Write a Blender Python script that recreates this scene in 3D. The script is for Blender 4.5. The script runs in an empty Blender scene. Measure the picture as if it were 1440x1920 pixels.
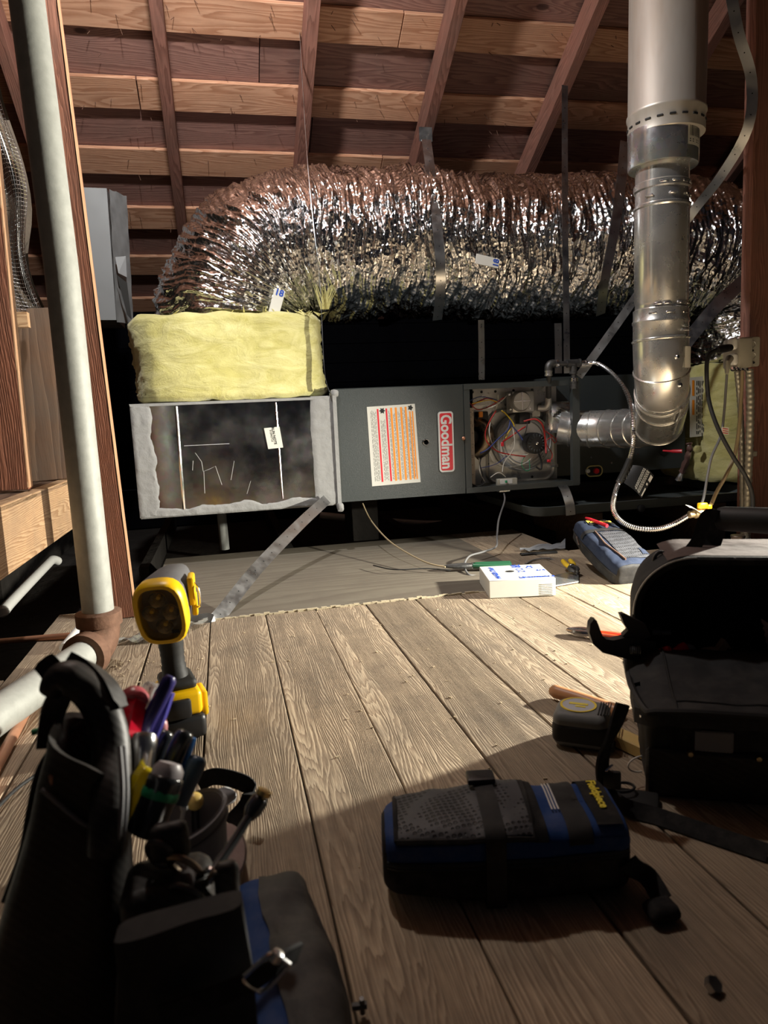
import bpy, math, random
from mathutils import Vector, Matrix, noise
random.seed(7)
S = bpy.context.scene
COL = S.collection
PI = math.pi
V = Vector
# ---------------------------------------------------------------- camera
F, H = 1331.0, 0.55
AY = V((-305, 175, -1331)).normalized()
UP = V((-380, 8800, 1331)).normalized()
AZ = (UP - AY * UP.dot(AY)).normalized()
AX = AY.cross(AZ)
RW = Matrix((AX, AY, AZ))            # camera -> world
cam = bpy.data.cameras.new('camera'); co = bpy.data.objects.new('camera', cam); COL.objects.link(co)
cam.sensor_fit = 'VERTICAL'; cam.sensor_height = 36; cam.sensor_width = 27; cam.lens = F / 1920 * 36
cam.clip_start = 0.02
cam.dof.use_dof = True; cam.dof.focus_distance = 2.3; cam.dof.aperture_fstop = 8
co.matrix_world = Matrix.Translation((0, 0, H)) @ RW.to_4x4()
S.camera = co
# ---------------------------------------------------------------- world, lamps, exposure
w = bpy.data.worlds.new('world'); S.world = w; w.use_nodes = True
w.node_tree.nodes['Background'].inputs[0].default_value = (.8, .75, .9, 1)
w.node_tree.nodes['Background'].inputs[1].default_value = 0.012
S.view_settings.view_transform = 'Standard'; S.view_settings.look = 'None'
S.view_settings.exposure = 0.0; S.view_settings.gamma = 1; S.view_settings.use_curve_mapping = False
def lamp(name, kind, loc, power, color, size, target=None, cone=None, blend=.3):
    l = bpy.data.lights.new(name, kind); l.energy = power; l.color = color
    if kind != 'AREA': l.shadow_soft_size = size
    else: l.size = size
    if cone: l.spot_size = math.radians(cone); l.spot_blend = blend
    o = bpy.data.objects.new(name, l); COL.objects.link(o); o.location = loc
    if target: o.rotation_euler = (V(target) - V(loc)).to_track_quat('-Z', 'Y').to_euler()
    return o
lamp('overhead_work_light', 'SPOT', (-.1, 1.85, 2.3), 98, (.93, .96, 1), .045, (.4, 3.4, .9), 165, 1.0)
lamp('overhead_work_light_fill', 'POINT', (-.1, 1.83, 2.3), 38, (1, .9, .8), .045)  # second emitter at the overhead lamp, added to brighten the foreground
lamp('low_work_light', 'SPOT', (1.78, 1.43, .50), 380, (1, .95, .82), .025, (.1, 1.25, 0), 130, .6)
# ---------------------------------------------------------------- pixel -> point on a real plane
def ray(px, py): return RW @ V((px - 720, 960 - py, -F))
def PY(px, py, Y): v = ray(px, py); v = v * (Y / v.y); return V((v.x, v.y, v.z + H))
def PZ(px, py, z=0): v = ray(px, py); v = v * ((z - H) / v.z); return V((v.x, v.y, v.z + H))
def PX(px, py, x): v = ray(px, py); v = v * (x / v.x); return V((v.x, v.y, v.z + H))
def LY(pts): return [PY(*p) for p in pts]
# ---------------------------------------------------------------- mesh helpers
def frame(n, up=V((0, 0, 1))):
    n = V(n).normalized(); up = V(up)
    a = up.cross(n)
    if a.length < 1e-4: a = V((1, 0, 0)).cross(n)
    a.normalize(); return a, n.cross(a), n
def smooth_path(pts, k=6):
    pts = [V(p) for p in pts]; out = []
    for i in range(len(pts) - 1):
        p0 = pts[max(i - 1, 0)]; p1 = pts[i]; p2 = pts[i + 1]; p3 = pts[min(i + 2, len(pts) - 1)]
        for j in range(k):
            t = j / k
            out.append(.5 * ((2 * p1) + (p2 - p0) * t + (2 * p0 - 5 * p1 + 4 * p2 - p3) * t * t + (3 * p1 - p0 - 3 * p2 + p3) * t ** 3))
    out.append(pts[-1]); return out
class M:
    def __init__(s): s.v = []; s.f = []
    def add(s, vs, fs):
        b = len(s.v); s.v += [V(v) for v in vs]; s.f += [tuple(b + i for i in f) for f in fs]; return s
    def box(s, c, d, R=None):
        c = V(c); x, y, z = d[0] / 2, d[1] / 2, d[2] / 2
        vs = [V((a * x, b * y, e * z)) for a in (-1, 1) for b in (-1, 1) for e in (-1, 1)]
        if R is not None: vs = [R @ v for v in vs]
        return s.add([c + v for v in vs], [(0, 1, 3, 2), (4, 6, 7, 5), (0, 4, 5, 1), (2, 3, 7, 6), (0, 2, 6, 4), (1, 5, 7, 3)])
    def box2(s, a, b):
        a = V(a); b = V(b); return s.box((a + b) / 2, b - a)
    def rbox(s, c, d, r, seg=2, R=None):       # box with every edge rounded
        c = V(c); n = seg
        hs = [max(q / 2 - r, 1e-5) for q in d]
        def cs():
            L = []
            for sg in (-1, 1):
                for i in range(n + 1):
                    t = i / n * PI / 2
                    L.append((sg, -math.cos(t) if sg < 0 else math.sin(t)))
            return L
        # lat-long rounded box
        rings = []; nl = n
        for sgz in (-1, 1):
            for i in range(nl + 1):
                t = i / nl * PI / 2
                if sgz < 0: cz, rr = -math.cos(t), math.sin(t)
                else: cz, rr = math.sin(t), math.cos(t)
                ring = []
                for q, (sx, sy) in enumerate(((1, 1), (-1, 1), (-1, -1), (1, -1))):
                    for j in range(n + 1):
                        a = q * PI / 2 + j / n * PI / 2
                        ring.append(V((sx * hs[0] + r * rr * math.cos(a), sy * hs[1] + r * rr * math.sin(a), sgz * hs[2] + r * cz)))
                rings.append(ring)
        if R is not None: rings = [[R @ v for v in q] for q in rings]
        return s.loft([[c + v for v in q] for q in rings], True)
    def loft(s, rings, cap=True, close=False):
        n = len(rings[0]); b = len(s.v)
        for q in rings: s.v += [V(v) for v in q]
        m = len(rings)
        for i in range(m if close else m - 1):
            k = (i + 1) % m
            for j in range(n):
                l = (j + 1) % n
                s.f.append((b + i * n + j, b + i * n + l, b + k * n + l, b + k * n + j))
        if cap and not close:
            s.f.append(tuple(b + j for j in range(n))[::-1]); s.f.append(tuple(b + (m - 1) * n + j for j in range(n)))
        return s
    def tube(s, pts, r, n=8, cap=True, ry=None, up=(0, 0, 1)):
        pts = [V(p) for p in pts]; m = len(pts); rings = []
        t0 = (pts[1] - pts[0]).normalized(); a, b_, _ = frame(t0, up)
        for i, p in enumerate(pts):
            t = (pts[min(i + 1, m - 1)] - pts[max(i - 1, 0)]).normalized()
            a = (a - t * a.dot(t)).normalized(); b_ = t.cross(a)
            rr = r[i] if isinstance(r, (list, tuple)) else r
            r2 = rr if ry is None else ry
            rings.append([p + a * (math.cos(q * 2 * PI / n) * rr) + b_ * (math.sin(q * 2 * PI / n) * r2) for q in range(n)])
        return s.loft(rings, cap)
    def lathe(s, prof, c=(0, 0, 0), axis=(0, 0, 1), n=24, up=(0, 1, 0), cap=True):   # prof: (radius, height)
        a, b_, t = frame(axis, up); c = V(c)
        return s.loft([[c + t * h + (a * math.cos(q * 2 * PI / n) + b_ * math.sin(q * 2 * PI / n)) * max(r, 1e-5) for q in range(n)] for r, h in prof], cap)
    def prism(s, poly, depth):      # poly of 3-D points, extruded by vector
        poly = [V(p) for p in poly]; d = V(depth); n = len(poly); b = len(s.v)
        s.v += poly + [p + d for p in poly]
        s.f.append(tuple(b + i for i in range(n))[::-1]); s.f.append(tuple(b + n + i for i in range(n)))
        for i in range(n):
            j = (i + 1) % n; s.f.append((b + i, b + j, b + n + j, b + n + i))
        return s
    def ribbon(s, pts, wdir, width, th):   # flat strap; wdir: vector or list
        pts = [V(p) for p in pts]; m = len(pts); rings = []
        for i, p in enumerate(pts):
            t = (pts[min(i + 1, m - 1)] - pts[max(i - 1, 0)]).normalized()
            wd = V(wdir[i]) if isinstance(wdir, list) else V(wdir)
            wd = (wd - t * wd.dot(t)).normalized(); nn = t.cross(wd)
            ww = width[i] if isinstance(width, list) else width
            rings.append([p - wd * ww / 2 - nn * th / 2, p + wd * ww / 2 - nn * th / 2, p + wd * ww / 2 + nn * th / 2, p - wd * ww / 2 + nn * th / 2])
        return s.loft(rings, True)
    def facing(s, pts, width, th):
        pts = [V(p) for p in pts]
        wl_ = [((pts[min(i + 1, len(pts) - 1)] - pts[max(i - 1, 0)]).cross(p - V((0, 0, H)))).normalized() for i, p in enumerate(pts)]
        return s.ribbon(pts, wl_, width, th)
    def grid(s, rows): # rows of points, open both ways
        n = len(rows[0]); b = len(s.v)
        for q in rows: s.v += [V(v) for v in q]
        for i in range(len(rows) - 1):
            for j in range(n - 1):
                s.f.append((b + i * n + j, b + i * n + j + 1, b + (i + 1) * n + j + 1, b + (i + 1) * n + j))
        return s
    def jitter(s, amp, sc, seed=0):
        o = V((seed * 7.3, seed * 3.1, seed))
        s.v = [v + noise.noise_vector(v * sc + o) * amp for v in s.v]; return s
    def xf(s, m4): s.v = [m4 @ v for v in s.v]; return s
def setp(o, label=None, cat=None, group=None, kind=None):
    if label: o['label'] = label
    if cat: o['category'] = cat
    if group: o['group'] = group
    if kind: o['kind'] = kind
    return o
def root(name, label=None, cat=None, loc=(0, 0, 0), rot=None, group=None, kind=None):
    o = bpy.data.objects.new(name, None); COL.objects.link(o); o.empty_display_size = .03
    mw = Matrix.Translation(V(loc))
    if rot is not None: mw = mw @ rot.to_4x4()
    o.matrix_world = mw; o['_m'] = 1
    ROOTM[o.name] = mw
    return setp(o, label, cat, group, kind)
ROOTM = {}
def each(name, ms_, mt, parent, **kw):
    return [ob(name, q_, mt, parent, **kw) for q_ in ms_]
def ob(name, m, mt, parent=None, local=False, smooth=40, label=None, cat=None, group=None, kind=None, sub=0, origin=None):
    me = bpy.data.meshes.new(name)
    vs = m.v
    if origin is None and parent is None:
        xs = [v.x for v in vs]; ys = [v.y for v in vs]; zs = [v.z for v in vs]
        origin = V(((min(xs) + max(xs)) / 2, (min(ys) + max(ys)) / 2, min(zs)))
    if origin is not None: origin = V(origin); vs = [v - origin for v in vs]
    me.from_pydata([tuple(v) for v in vs], [], m.f); me.materials.append(mt)
    import bmesh
    bm = bmesh.new(); bm.from_mesh(me); bmesh.ops.recalc_face_normals(bm, faces=bm.faces); bm.to_mesh(me); bm.free()
    if smooth:
        me.shade_smooth(); me.set_sharp_from_angle(angle=math.radians(smooth))
    o = bpy.data.objects.new(name, me); COL.objects.link(o)
    if origin is not None: o.location = origin
    if parent is not None:
        o.parent = parent
        if not local: o.matrix_parent_inverse = world_of(parent).inverted()
        ROOTM[o.name] = world_of(parent) if local else (Matrix.Translation(origin) if origin is not None else Matrix.Identity(4))
    else: ROOTM[o.name] = Matrix.Translation(origin)
    if sub:
        md = o.modifiers.new('s', 'SUBSURF'); md.levels = sub; md.render_levels = sub
    return setp(o, label, cat, group, kind)
def world_of(o): return ROOTM[o.name]
def text(s, size, loc, right, up, mt, parent, name='lettering', th=.0006, bold=0, align='CENTER', sx=1, local=False):
    cu = bpy.data.curves.new('t', 'FONT'); cu.body = s; cu.size = size; cu.extrude = th / 2; cu.offset = bold
    cu.align_x = align; cu.align_y = 'CENTER'; cu.resolution_u = 3
    to = bpy.data.objects.new('t', cu); COL.objects.link(to)
    dg = bpy.context.evaluated_depsgraph_get(); me = bpy.data.meshes.new_from_object(to.evaluated_get(dg))
    bpy.data.objects.remove(to)
    r = V(right).normalized(); u = V(up); u = (u - r * u.dot(r)).normalized(); n = r.cross(u)
    m4 = Matrix.Translation(V(loc)) @ Matrix((r * sx, u, n)).transposed().to_4x4()
    me.transform(m4); me.name = name; me.materials.clear(); me.materials.append(mt)
    o = bpy.data.objects.new(name, me); COL.objects.link(o)
    if parent is not None:
        o.parent = parent
        if not local: o.matrix_parent_inverse = world_of(parent).inverted()
    return o
# ---------------------------------------------------------------- materials
def nt(name):
    m = bpy.data.materials.new(name); m.use_nodes = True; t = m.node_tree
    return m, t, t.nodes['Principled BSDF']
def N(t, kind, **kw):
    n = t.nodes.new(kind)
    for k, v in kw.items():
        if k.startswith('i_'):
            key = k[2:]; key = int(key) if key.isdigit() else key.replace('_', ' ')
            n.inputs[key].default_value = v
        else: setattr(n, k, v)
    return n
def c4(c): return (c[0], c[1], c[2], 1)
def mix(t, fac, a, b, bt='MIX'):
    n = N(t, 'ShaderNodeMix', data_type='RGBA', blend_type=bt)
    for s_, v in ((0, fac), (6, a), (7, b)):
        if isinstance(v, (int, float)): n.inputs[s_].default_value = v
        elif isinstance(v, (tuple, list)): n.inputs[s_].default_value = c4(v)
        else: t.links.new(v, n.inputs[s_])
    return n.outputs[2]
def ramp(t, src, stops):
    n = N(t, 'ShaderNodeValToRGB'); e = n.color_ramp.elements
    while len(e) < len(stops): e.new(.5)
    for q, (p, c) in zip(e, stops): q.position = p; q.color = c4(c) if isinstance(c, (tuple, list)) else (c, c, c, 1)
    t.links.new(src, n.inputs[0]); return n.outputs[0]
def coords(t, scale=(1, 1, 1), rnd=True):
    tc = N(t, 'ShaderNodeTexCoord'); src = tc.outputs['Object']
    if rnd:
        oi = N(t, 'ShaderNodeObjectInfo'); mu = N(t, 'ShaderNodeVectorMath', operation='SCALE'); mu.inputs[0].default_value = (13.7, 7.1, 5.3)
        t.links.new(oi.outputs['Random'], mu.inputs['Scale'])
        ad = N(t, 'ShaderNodeVectorMath', operation='ADD'); t.links.new(src, ad.inputs[0]); t.links.new(mu.outputs[0], ad.inputs[1]); src = ad.outputs[0]
    mp = N(t, 'ShaderNodeMapping'); mp.inputs['Scale'].default_value = scale; t.links.new(src, mp.inputs[0])
    return mp.outputs[0]
def bump(t, p, src, strength, dist=.002, prev=None):
    b = N(t, 'ShaderNodeBump', i_Strength=strength, i_Distance=dist); t.links.new(src, b.inputs['Height'])
    if prev: t.links.new(prev, b.inputs['Normal'])
    t.links.new(b.outputs[0], p.inputs['Normal']); return b.outputs[0]
def noise_t(t, vec, scale, detail=4, rough=.55, dist=0):
    n = N(t, 'ShaderNodeTexNoise', i_Scale=scale, i_Detail=detail, i_Roughness=rough, i_Distortion=dist); t.links.new(vec, n.inputs['Vector']); return n.outputs[0]
def wood(name, light, dark, dirt=(.12, .1, .08), dirtamt=.35, ring=42, bs=.35, rough=.75, fiber=.35, swirl=1.0, fine=False, vary=.25):
    # board runs along local X; rings cut by the face give straight grain with cathedrals and knots
    m, t, p = nt(name)
    v = coords(t, (1, 1, 1))
    st = N(t, 'ShaderNodeMapping'); st.inputs['Scale'].default_value = (.9, 9, 9); t.links.new(v, st.inputs[0])
    dn = noise_t(t, st.outputs[0], .55, 3, .5)
    # knots
    kv = N(t, 'ShaderNodeMapping'); kv.inputs['Scale'].default_value = (3.0, 6.5, 6.5); t.links.new(v, kv.inputs[0])
    vo = N(t, 'ShaderNodeTexVoronoi', i_Scale=.55); t.links.new(kv.outputs[0], vo.inputs['Vector'])
    kd = ramp(t, vo.outputs['Distance'], [(0, 1), (.28, 0)])
    kk = ramp(t, vo.outputs['Distance'], [(0.0, 1), (.045, .9), (.06, 0)])
    sp = N(t, 'ShaderNodeSeparateXYZ'); t.links.new(v, sp.inputs[0])
    def mth(op, a, b=None, c=None):
        n = N(t, 'ShaderNodeMath', operation=op)
        for i, q in enumerate((a, b, c)):
            if q is None: continue
            if isinstance(q, (int, float)): n.inputs[i].default_value = q
            else: t.links.new(q, n.inputs[i])
        return n.outputs[0]
    ph = mth('ADD', mth('MULTIPLY', sp.outputs[1], ring * 1.6), mth('MULTIPLY', dn, ring * .62 * swirl))
    fw = noise_t(t, st.outputs[0], 3.2, 4, .6)
    ph = mth('ADD', ph, mth('MULTIPLY', fw, ring * .045))
    ph = mth('ADD', ph, mth('MULTIPLY', kd, 3.2))
    ph = mth('ADD', ph, mth('MULTIPLY', sp.outputs[2], ring))
    sw = mth('FRACT', ph)
    band = ramp(t, sw, [(0, .12), (.16, .0), (.72, .8), (.93, 1), (1, .12)])
    fb = N(t, 'ShaderNodeMapping'); fb.inputs['Scale'].default_value = (14, 420, 420); t.links.new(v, fb.inputs[0])
    fi = noise_t(t, fb.outputs[0], 1, 3, .6)
    base = mix(t, band, light, dark)
    base = mix(t, fiber, base, fi, 'OVERLAY')
    oi = N(t, 'ShaderNodeObjectInfo')
    vr = mth('MULTIPLY_ADD', oi.outputs['Random'], vary * 2, 1 - vary)
    hs = N(t, 'ShaderNodeHueSaturation'); t.links.new(vr, hs.inputs['Value']); t.links.new(base, hs.inputs['Color']); base = hs.outputs[0]
    db = noise_t(t, v, 6, 6, .65)
    dm = ramp(t, db, [(.42, 0), (.68, dirtamt)])
    base = mix(t, dm, base, dirt)
    base = mix(t, kk, base, tuple(q * .35 for q in dark))
    t.links.new(base, p.inputs['Base Color'])
    p.inputs['Roughness'].default_value = rough; p.inputs['Specular IOR Level'].default_value = .3
    hgt = mth('SUBTRACT', mth('MULTIPLY', fi, .5), mth('MULTIPLY', band, .9))
    bump(t, p, hgt, bs, .0015)
    return m
def metal(name, col=(.7, .7, .7), rough=.3, nscale=12, var=.12, bs=.05, met=1, stretch=(1, 1, 1), spangle=0, dirt=None):
    m, t, p = nt(name); v = coords(t, stretch)
    n = noise_t(t, v, nscale, 5, .6)
    a = tuple(max(c - var, 0) for c in col); b = tuple(min(c + var, 1) for c in col)
    base = mix(t, n, a, b)
    if spangle:
        vo = N(t, 'ShaderNodeTexVoronoi', i_Scale=spangle); t.links.new(v, vo.inputs['Vector'])
        base = mix(t, .12, base, vo.outputs['Color'], 'OVERLAY')
    if dirt:
        dm = ramp(t, noise_t(t, v, nscale * .35, 6, .7), [(.48, 0), (.66, .8)]); base = mix(t, dm, base, dirt)
    t.links.new(base, p.inputs['Base Color']); p.inputs['Metallic'].default_value = met
    rr = ramp(t, n, [(.3, max(rough - .08, .03)), (.7, min(rough + .1, 1))]); t.links.new(rr, p.inputs['Roughness'])
    if bs: bump(t, p, noise_t(t, v, nscale * 3, 3), bs, .003)
    return m
def plain(name, col, rough=.5, spec=.5, nscale=40, var=.08, bs=.05, met=0, trans=0, bd=.002, sheen=0):
    m, t, p = nt(name); v = coords(t, rnd=False)
    n = noise_t(t, v, nscale, 5, .6)
    a = tuple(c * (1 - var) for c in col); b = tuple(min(c * (1 + var), 1) for c in col)
    t.links.new(mix(t, n, a, b), p.inputs['Base Color'])
    p.inputs['Roughness'].default_value = rough; p.inputs['Specular IOR Level'].default_value = spec; p.inputs['Metallic'].default_value = met
    if trans: p.inputs['Transmission Weight'].default_value = trans
    if sheen: p.inputs['Sheen Weight'].default_value = sheen
    if bs: bump(t, p, n, bs, bd)
    return m
def fabric(name, col, weave=900, rough=.85, bs=.5, dust=.12, dustc=(.35, .32, .28), spec=.25):
    m, t, p = nt(name); v = coords(t, rnd=False)
    w1 = N(t, 'ShaderNodeTexWave', wave_type='BANDS', bands_direction='DIAGONAL', i_Scale=weave / 1.5, i_Distortion=1.0, i_Detail=1); t.links.new(v, w1.inputs['Vector'])
    n = noise_t(t, v, 25, 6, .7); big = noise_t(t, v, 9, 3)
    base = mix(t, ramp(t, n, [(.45, 0), (.8, dust * 2)]), col, dustc)
    base = mix(t, .25, base, w1.outputs[0], 'OVERLAY')
    t.links.new(base, p.inputs['Base Color']); p.inputs['Roughness'].default_value = rough; p.inputs['Specular IOR Level'].default_value = spec
    b = bump(t, p, w1.outputs[0], bs * .5, .0006); bump(t, p, big, .6, .012, b)
    return m
W_FLOOR = wood('weathered_floor_wood', (.46, .365, .255), (.27, .20, .135), dirtamt=.5, ring=118, bs=.55, fiber=.6)
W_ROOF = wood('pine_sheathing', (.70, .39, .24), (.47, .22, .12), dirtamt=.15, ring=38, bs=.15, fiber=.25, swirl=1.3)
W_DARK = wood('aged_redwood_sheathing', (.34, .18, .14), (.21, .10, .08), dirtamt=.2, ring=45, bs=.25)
W_RAFT = wood('red_rafter_wood', (.32, .145, .105), (.20, .085, .06), dirtamt=.3, ring=60, bs=.3)
W_POST = wood('rough_red_post', (.30, .12, .07), (.19, .07, .04), dirtamt=.25, ring=110, bs=.6, fiber=.5, swirl=.35)
W_EDGE = wood('pale_post_edge', (.62, .38, .22), (.4, .2, .1), dirtamt=.3, ring=60, bs=.5)
W_BEAM = wood('tan_beam_wood', (.68, .45, .26), (.42, .24, .12), dirtamt=.3, ring=70, bs=.4)
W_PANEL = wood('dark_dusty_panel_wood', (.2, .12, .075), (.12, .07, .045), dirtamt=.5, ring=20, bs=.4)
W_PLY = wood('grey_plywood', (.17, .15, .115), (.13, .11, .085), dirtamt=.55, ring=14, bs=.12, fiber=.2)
M_GALV = metal('galvanised_sheet', (.66, .67, .68), .25, 9, .05, .03, met=.9, spangle=55)
M_FLUE = metal('shiny_flue_metal', (.76, .76, .74), .24, 7, .02, .02, met=.82)
M_BVENT = metal('dull_vent_metal', (.62, .58, .52), .38, 5, .05, .04, met=.5, stretch=(1, 1, .25), dirt=(.45, .36, .27))
M_STRAP = metal('strap_steel', (.55, .56, .57), .33, 20, .1, .04)
M_STEEL = metal('bright_steel', (.75, .75, .76), .2, 20, .08, .02)
M_DUCT = metal('plenum_sheet', (.60, .61, .62), .17, 6, .1, .03, spangle=60)
M_CAST = metal('cast_aluminium', (.55, .55, .54), .42, 60, .08, .1, met=.6)
M_INNER = metal('inner_sheet', (.62, .62, .61), .3, 8, .08, .04, met=.65)
M_BLACKIRON = metal('black_iron', (.11, .11, .11), .45, 60, .04, .15, met=.8)
M_RUST = plain('rusty_iron', (.19, .105, .07), .75, .3, 50, .5, .5, met=.3, bd=.004)
M_PIPE = plain('weathered_galvanised_pipe', (.40, .41, .38), .62, .4, 45, .25, .3, met=.15)
M_CABINET = plain('grey_textured_paint', (.045, .053, .053), .3, .6, 420, .06, .55, bd=.0012)
M_CABDARK = plain('dark_grey_paint', (.03, .036, .037), .42, .5, 60, .1, .1)
M_BLACK = plain('black_plastic', (.012, .012, .013), .42, .5, 60, .2, .05)
M_RUBBER = plain('black_rubber', (.018, .018, .018), .6, .35, 80, .2, .15)
M_WHITE = plain('white_paper', (.64, .63, .57), .6, .3, 40, .04, .02)
M_WPLAST = plain('white_plastic', (.7, .7, .67), .35, .5, 30, .05, 0)
M_RED = plain('red_print', (.68, .02, .035), .35, .5, 30, .05, 0)
M_ORANGE = plain('orange_print', (.85, .28, .02), .4, .5, 30, .05, 0)
M_INK = plain('black_ink', (.02, .02, .02), .6, .3, 30, .1, 0)
M_BLUEINK = plain('blue_ink', (.03, .08, .42), .5, .3, 30, .1, 0)
M_BEIGE = plain('beige_enamel', (.42, .40, .33), .4, .5, 25, .12, .1)
M_MASTIC = plain('grey_duct_mastic', (.28, .28, .275), .8, .25, 22, .16, .8, bd=.006)
M_YWIRE = plain('yellow_wire', (.75, .5, .03), .4, .5, 30, .05, 0)
M_RWIRE = plain('red_wire', (.42, .025, .02), .4, .5, 30, .05, 0)
M_WWIRE = plain('white_wire', (.65, .62, .55), .45, .5, 30, .05, 0)
M_BWIRE = plain('blue_wire', (.03, .05, .2), .45, .5, 30, .05, 0)
M_GWIRE = plain('green_wire', (.02, .28, .12), .45, .5, 30, .05, 0)
M_COPPER = plain('copper_pipe', (.5, .24, .14), .4, .5, 30, .2, .1, met=.4)
M_DUST = plain('dust_cream', (.5, .43, .3), .9, .2, 90, .25, .5)
def insulation_mat():
    m, t, p = nt('yellow_fibreglass'); v = coords(t, rnd=False)
    st = N(t, 'ShaderNodeMapping'); st.inputs['Scale'].default_value = (1, 1, 2.2); t.links.new(v, st.inputs[0])
    n = noise_t(t, st.outputs[0], 7, 8, .65, 1.2); n2 = noise_t(t, v, 70, 6, .8)
    b = mix(t, ramp(t, n, [(.3, 0), (.7, 1)]), (.52, .47, .15), (.74, .69, .33))
    b = mix(t, ramp(t, n2, [(.66, 0), (.75, .6)]), b, (.55, .38, .12))
    t.links.new(b, p.inputs['Base Color']); p.inputs['Roughness'].default_value = 1; p.inputs['Specular IOR Level'].default_value = .05
    p.inputs['Sheen Weight'].default_value = .3
    b1 = bump(t, p, n, .6, .014); bump(t, p, n2, .7, .004, b1); return m
M_INSUL = insulation_mat()
def foil_mat():
    m, t, p = nt('crinkled_silver_foil'); v = coords(t, rnd=False)
    n = noise_t(t, v, 60, 4, .7, .6)
    vo = N(t, 'ShaderNodeTexVoronoi', i_Scale=60, feature='F1'); t.links.new(v, vo.inputs['Vector'])
    t.links.new(mix(t, n, (.66, .66, .67), (.92, .92, .92)), p.inputs['Base Color'])
    p.inputs['Metallic'].default_value = 1; p.inputs['Roughness'].default_value = .1
    b1 = bump(t, p, vo.outputs['Distance'], .38, .008); bump(t, p, n, .35, .005, b1); return m
M_FOIL = foil_mat()
# ================================================================ setting
def board(name, a, b, width, th, mt, parent, n=(0, 0, 1), r=.0015, **kw):
    """board from a to b (centre line of its face), face normal n, thickness going to -n; local X along it"""
    a = V(a); b = V(b); L = (b - a).length; x = (b - a).normalized(); n = V(n); n = (n - x * n.dot(x)).normalized(); y = n.cross(x)
    m = M().rbox((0, 0, -th / 2), (L, width, th), r, 1)
    me = bpy.data.meshes.new(name); me.from_pydata([tuple(v) for v in m.v], [], m.f); me.materials.append(mt)
    o = bpy.data.objects.new(name, me); COL.objects.link(o)
    mw = Matrix.Translation((a + b) / 2) @ Matrix((x, y, n)).transposed().to_4x4()
    if parent is not None:
        o.parent = parent; o.matrix_parent_inverse = world_of(parent).inverted()
    o.matrix_world = mw; o.matrix_basis = mw; ROOTM[o.name] = mw
    return setp(o, **kw)
floor = root('floor', kind='structure')
joints = [-.95, -.80, -.655, -.51, -.365, -.215, -.07, .08, .222, .368, .517, .655, .802, .948, 1.095, 1.24, 1.385, 1.53, 1.675, 1.82]
for i in range(len(joints) - 1):
    x0, x1 = joints[i], joints[i + 1]
    y1 = 1.965 if x0 > -.3 else 2.2
    if x0 > .9: y1 = 2.42
    if .9 < x0 < 1.2: y1 = 2.95
    if x0 > 1.3: y1 = 2.3
    if x0 < -.55: y1 = 1.66
    g = random.uniform(.0022, .0045)
    board('plank', (x0 / 2 + x1 / 2, -.35, random.uniform(-.0015, 0)), (x0 / 2 + x1 / 2 + random.uniform(-.001, .001), y1, random.uniform(-.0015, 0)), x1 - x0 - g, .019, W_FLOOR, floor)
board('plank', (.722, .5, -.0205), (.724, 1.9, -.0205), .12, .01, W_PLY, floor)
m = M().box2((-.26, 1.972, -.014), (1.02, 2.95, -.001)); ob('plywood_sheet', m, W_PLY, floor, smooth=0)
m = M()
for i in range(90):
    x = -.24 + i * .0135; m.box((x, 1.967 + random.uniform(-.003, .003), random.uniform(-.001, .003)), (.016, random.uniform(.004, .010), random.uniform(.003, .007)))
ob('frayed_plywood_edge', m, M_DUST, floor, smooth=0, kind='stuff')
M_DARKFLOOR = plain('near_black_attic', (.03, .027, .024), .95, .1, 12, .4, .6, bd=.02)  # near-black base; on joists and furnace block it paints in the shade
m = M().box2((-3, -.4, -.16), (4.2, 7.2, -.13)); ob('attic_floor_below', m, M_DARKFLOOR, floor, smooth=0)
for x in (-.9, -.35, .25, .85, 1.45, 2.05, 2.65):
    board('joist', (x, 2.96, -.03), (x, 4.69, -.03), .04, .10, M_DARKFLOOR, floor)  # joist wood coloured near black to stand for shade
# ceiling: sheathing boards and rafters of the sloping roof
ceil = root('ceiling', kind='structure')
TH = math.atan(.5867); sd = V((0, math.cos(TH), -math.sin(TH))); rn = V((0, -math.sin(TH), -math.cos(TH)))
def roofpt(x, y): return V((x, y, 2.0 - .5867 * (y - 3.4)))
yc = [3.155 - .3, 3.155, 3.461, 3.768, 4.073, 4.377]; 
k = 4.68
while k < 4.9: yc.append(k); k += .305
k = 3.155 - .6
while k > -.6: yc.append(k); k -= .302
for y in sorted(yc):
    segs = [(-2.6, .9 + random.uniform(-.6, .3)), (None, 4.2)]
    if abs(y - 3.461) < .01: segs = [(-2.6, -.535), (-.53, -.25), (-.245, 1.72), (1.724, 4.2)]
    x = segs[0][0]
    for q in segs:
        a = q[0] if q[0] is not None else x + .004
        b = q[1]
        p = roofpt(a, y) + rn * .004 * random.random(); p2 = roofpt(b, y)
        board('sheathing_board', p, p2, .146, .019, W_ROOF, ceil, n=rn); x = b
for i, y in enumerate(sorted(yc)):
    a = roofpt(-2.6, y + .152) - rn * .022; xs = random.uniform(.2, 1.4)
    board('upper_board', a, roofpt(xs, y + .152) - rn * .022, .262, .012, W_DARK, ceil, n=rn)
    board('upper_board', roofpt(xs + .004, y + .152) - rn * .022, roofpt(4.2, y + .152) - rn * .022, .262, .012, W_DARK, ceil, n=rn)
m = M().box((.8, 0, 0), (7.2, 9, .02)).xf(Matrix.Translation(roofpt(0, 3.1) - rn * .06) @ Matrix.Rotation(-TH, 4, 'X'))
ob('roof_deck', m, M_DARKFLOOR, ceil, smooth=0)
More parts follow.
